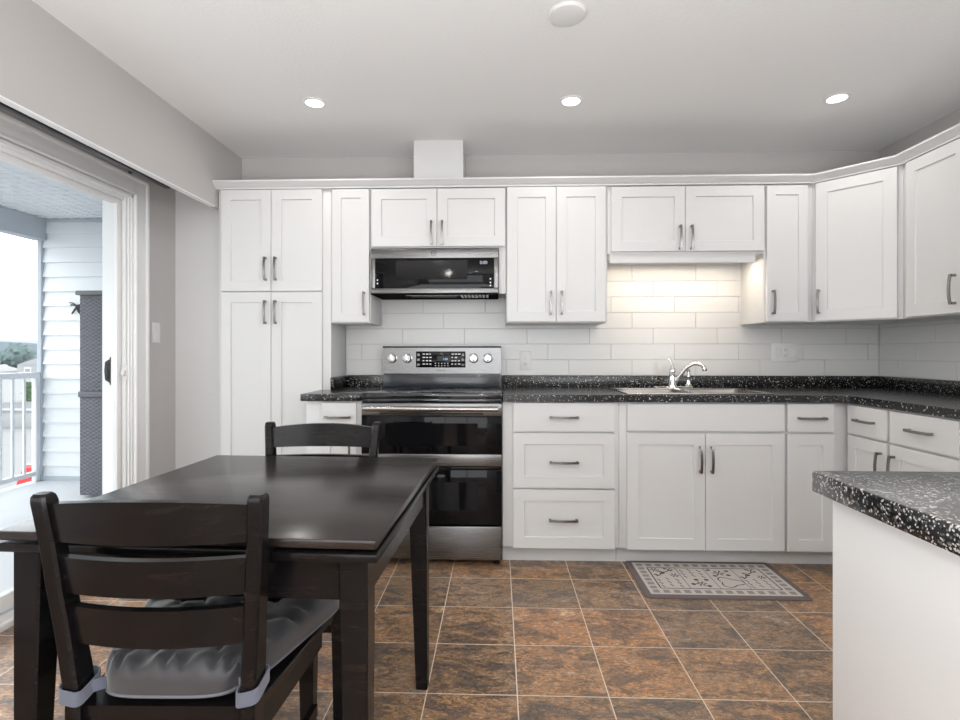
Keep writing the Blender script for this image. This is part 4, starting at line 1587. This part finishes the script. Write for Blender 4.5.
def tree(label, x, y, hgt, wid, mat='leaves', seed=0, name='tree', group='distant trees'):
    r = thing(name, label, 'tree', (x, y, GZ), 0, group)
    random.seed(seed)
    MB().tube([(0, 0, 0), (0.05 * wid, 0, hgt * 0.3), (0, 0, hgt * 0.6)], [0.05 * wid, 0.04 * wid, 0.02 * wid], 8).build('trunk', 'bark', r)
    m = MB()
    for k in range(9):
        a, q = random.uniform(0, 2 * PI), random.uniform(0, 0.62)
        c_ = Vector((wid / 2 * q * math.cos(a), wid / 2 * q * math.sin(a), hgt * random.uniform(0.35, 0.78)))
        bm = bmesh.new()
        bmesh.ops.create_icosphere(bm, subdivisions=3, radius=1)
        rr = wid * random.uniform(0.20, 0.32)
        for v in bm.verts:
            d = 1 + 0.35 * noise.noise(v.co * 2.2 + Vector((k * 7.1, seed, 0))) + 0.2 * noise.noise(v.co * 6 + Vector((seed, k, 0)))
            v.co = c_ + v.co * rr * d
        m.bm_add(bm)
    m.build('crown', mat, r)
    return r


tree('rounded hazy tree behind the white houses, nearest the siding', -100, 118, 6.6, 8.0, seed=1)
tree('hazy tree at the left behind the white houses', -112.5, 122, 5.6, 9.0, seed=2)
hg = tag(MB().box(0, 1, 0, 1, 0, 1).build('hedge', 'hedge_leaves'), 'small green hedge beyond the street, seen through the railing', 'hedge')
bm = bmesh.new()
bmesh.ops.create_cube(bm, size=1)
bmesh.ops.subdivide_edges(bm, edges=bm.edges[:], cuts=9, use_grid_fill=True)
for v in bm.verts:
    v.co = Vector((v.co.x * 2.6, v.co.y * 1.2, (v.co.z + 0.5) * 1.75)) + Vector((noise.noise(v.co * 9), noise.noise(v.co * 9 + Vector((5, 0, 0))), max(-0.2, noise.noise(v.co * 9 + Vector((0, 7, 0)))) * (1 if v.co.z > -0.4 else 0))) * 0.22
bm.to_mesh(hg.data)
bm.free()
hg.location = (-43.2, 48.9, GZ + 0.01)
m = MB()
for k, (hx0, hh, wd_) in enumerate(((-760, 22, 240), (-560, 15, 300), (-420, 11, 160))):
    n = 24
    P = [(hx0 - wd_, GZ)] + [(hx0 - wd_ + 2 * wd_ * i / n, GZ + hh * math.sin(PI * i / n) ** 0.8 * (1 + 0.25 * noise.noise(Vector((i * 0.4, k, 0))))) for i in range(1, n)] + [(hx0 + wd_, GZ)]
    m.prism(P, 700 + k * 30, 900 + k * 30)
struct(m, 'hills', 'hazy_hill_blue')

# parked red car, its tail just visible through the railing
car = thing('car', 'parked red hatchback in the yard below, seen at the foot of the railing', 'car', (-11.78, 15.5, GZ), math.radians(-4))
body = [(-2.0, 0.30), (-2.05, 0.62), (-2.0, 0.95), (-1.95, 1.05), (-1.80, 1.40), (0.15, 1.44), (0.85, 1.00), (1.80, 0.84), (2.02, 0.62), (2.02, 0.30)]
m = MB()
rings = []
for y_, k in ((-0.84, 0.93), (-0.78, 1.0), (0.78, 1.0), (0.84, 0.93)):
    rings.append([(x * (0.985 if k < 1 else 1), y_, 0.28 + (z - 0.28) * k) for x, z in body])
m.loft(rings)
cb = m.build('bodywork', 'car_red', car)
m = MB()
for s in (-1, 1):
    m.prism([(-1.55, 1.02), (-1.35, 1.30), (0.10, 1.33), (0.60, 1.02)], s * 0.835, s * 0.85)
m.add([(-1.965, -0.66, 1.08), (-1.965, 0.66, 1.08), (-1.845, 0.60, 1.34), (-1.845, -0.60, 1.34)], [(0, 1, 2, 3)])
m.add([(0.24, -0.62, 1.40), (0.24, 0.62, 1.40), (0.82, 0.68, 1.04), (0.82, -0.68, 1.04)], [(0, 1, 2, 3)])
m.build('windows', 'car_glass', cb)
for wx in (-1.25, 1.25):
    for s in (-1, 1):
        MB().lathe([(0.0, -0.10), (0.28, -0.10), (0.31, -0.06), (0.31, 0.06), (0.28, 0.10), (0, 0.10)], 24, M=Matrix.Translation((wx, s * 0.74, 0.31)) @ Matrix.Rotation(PI / 2, 4, 'X')).build('wheel', 'tyre', car)
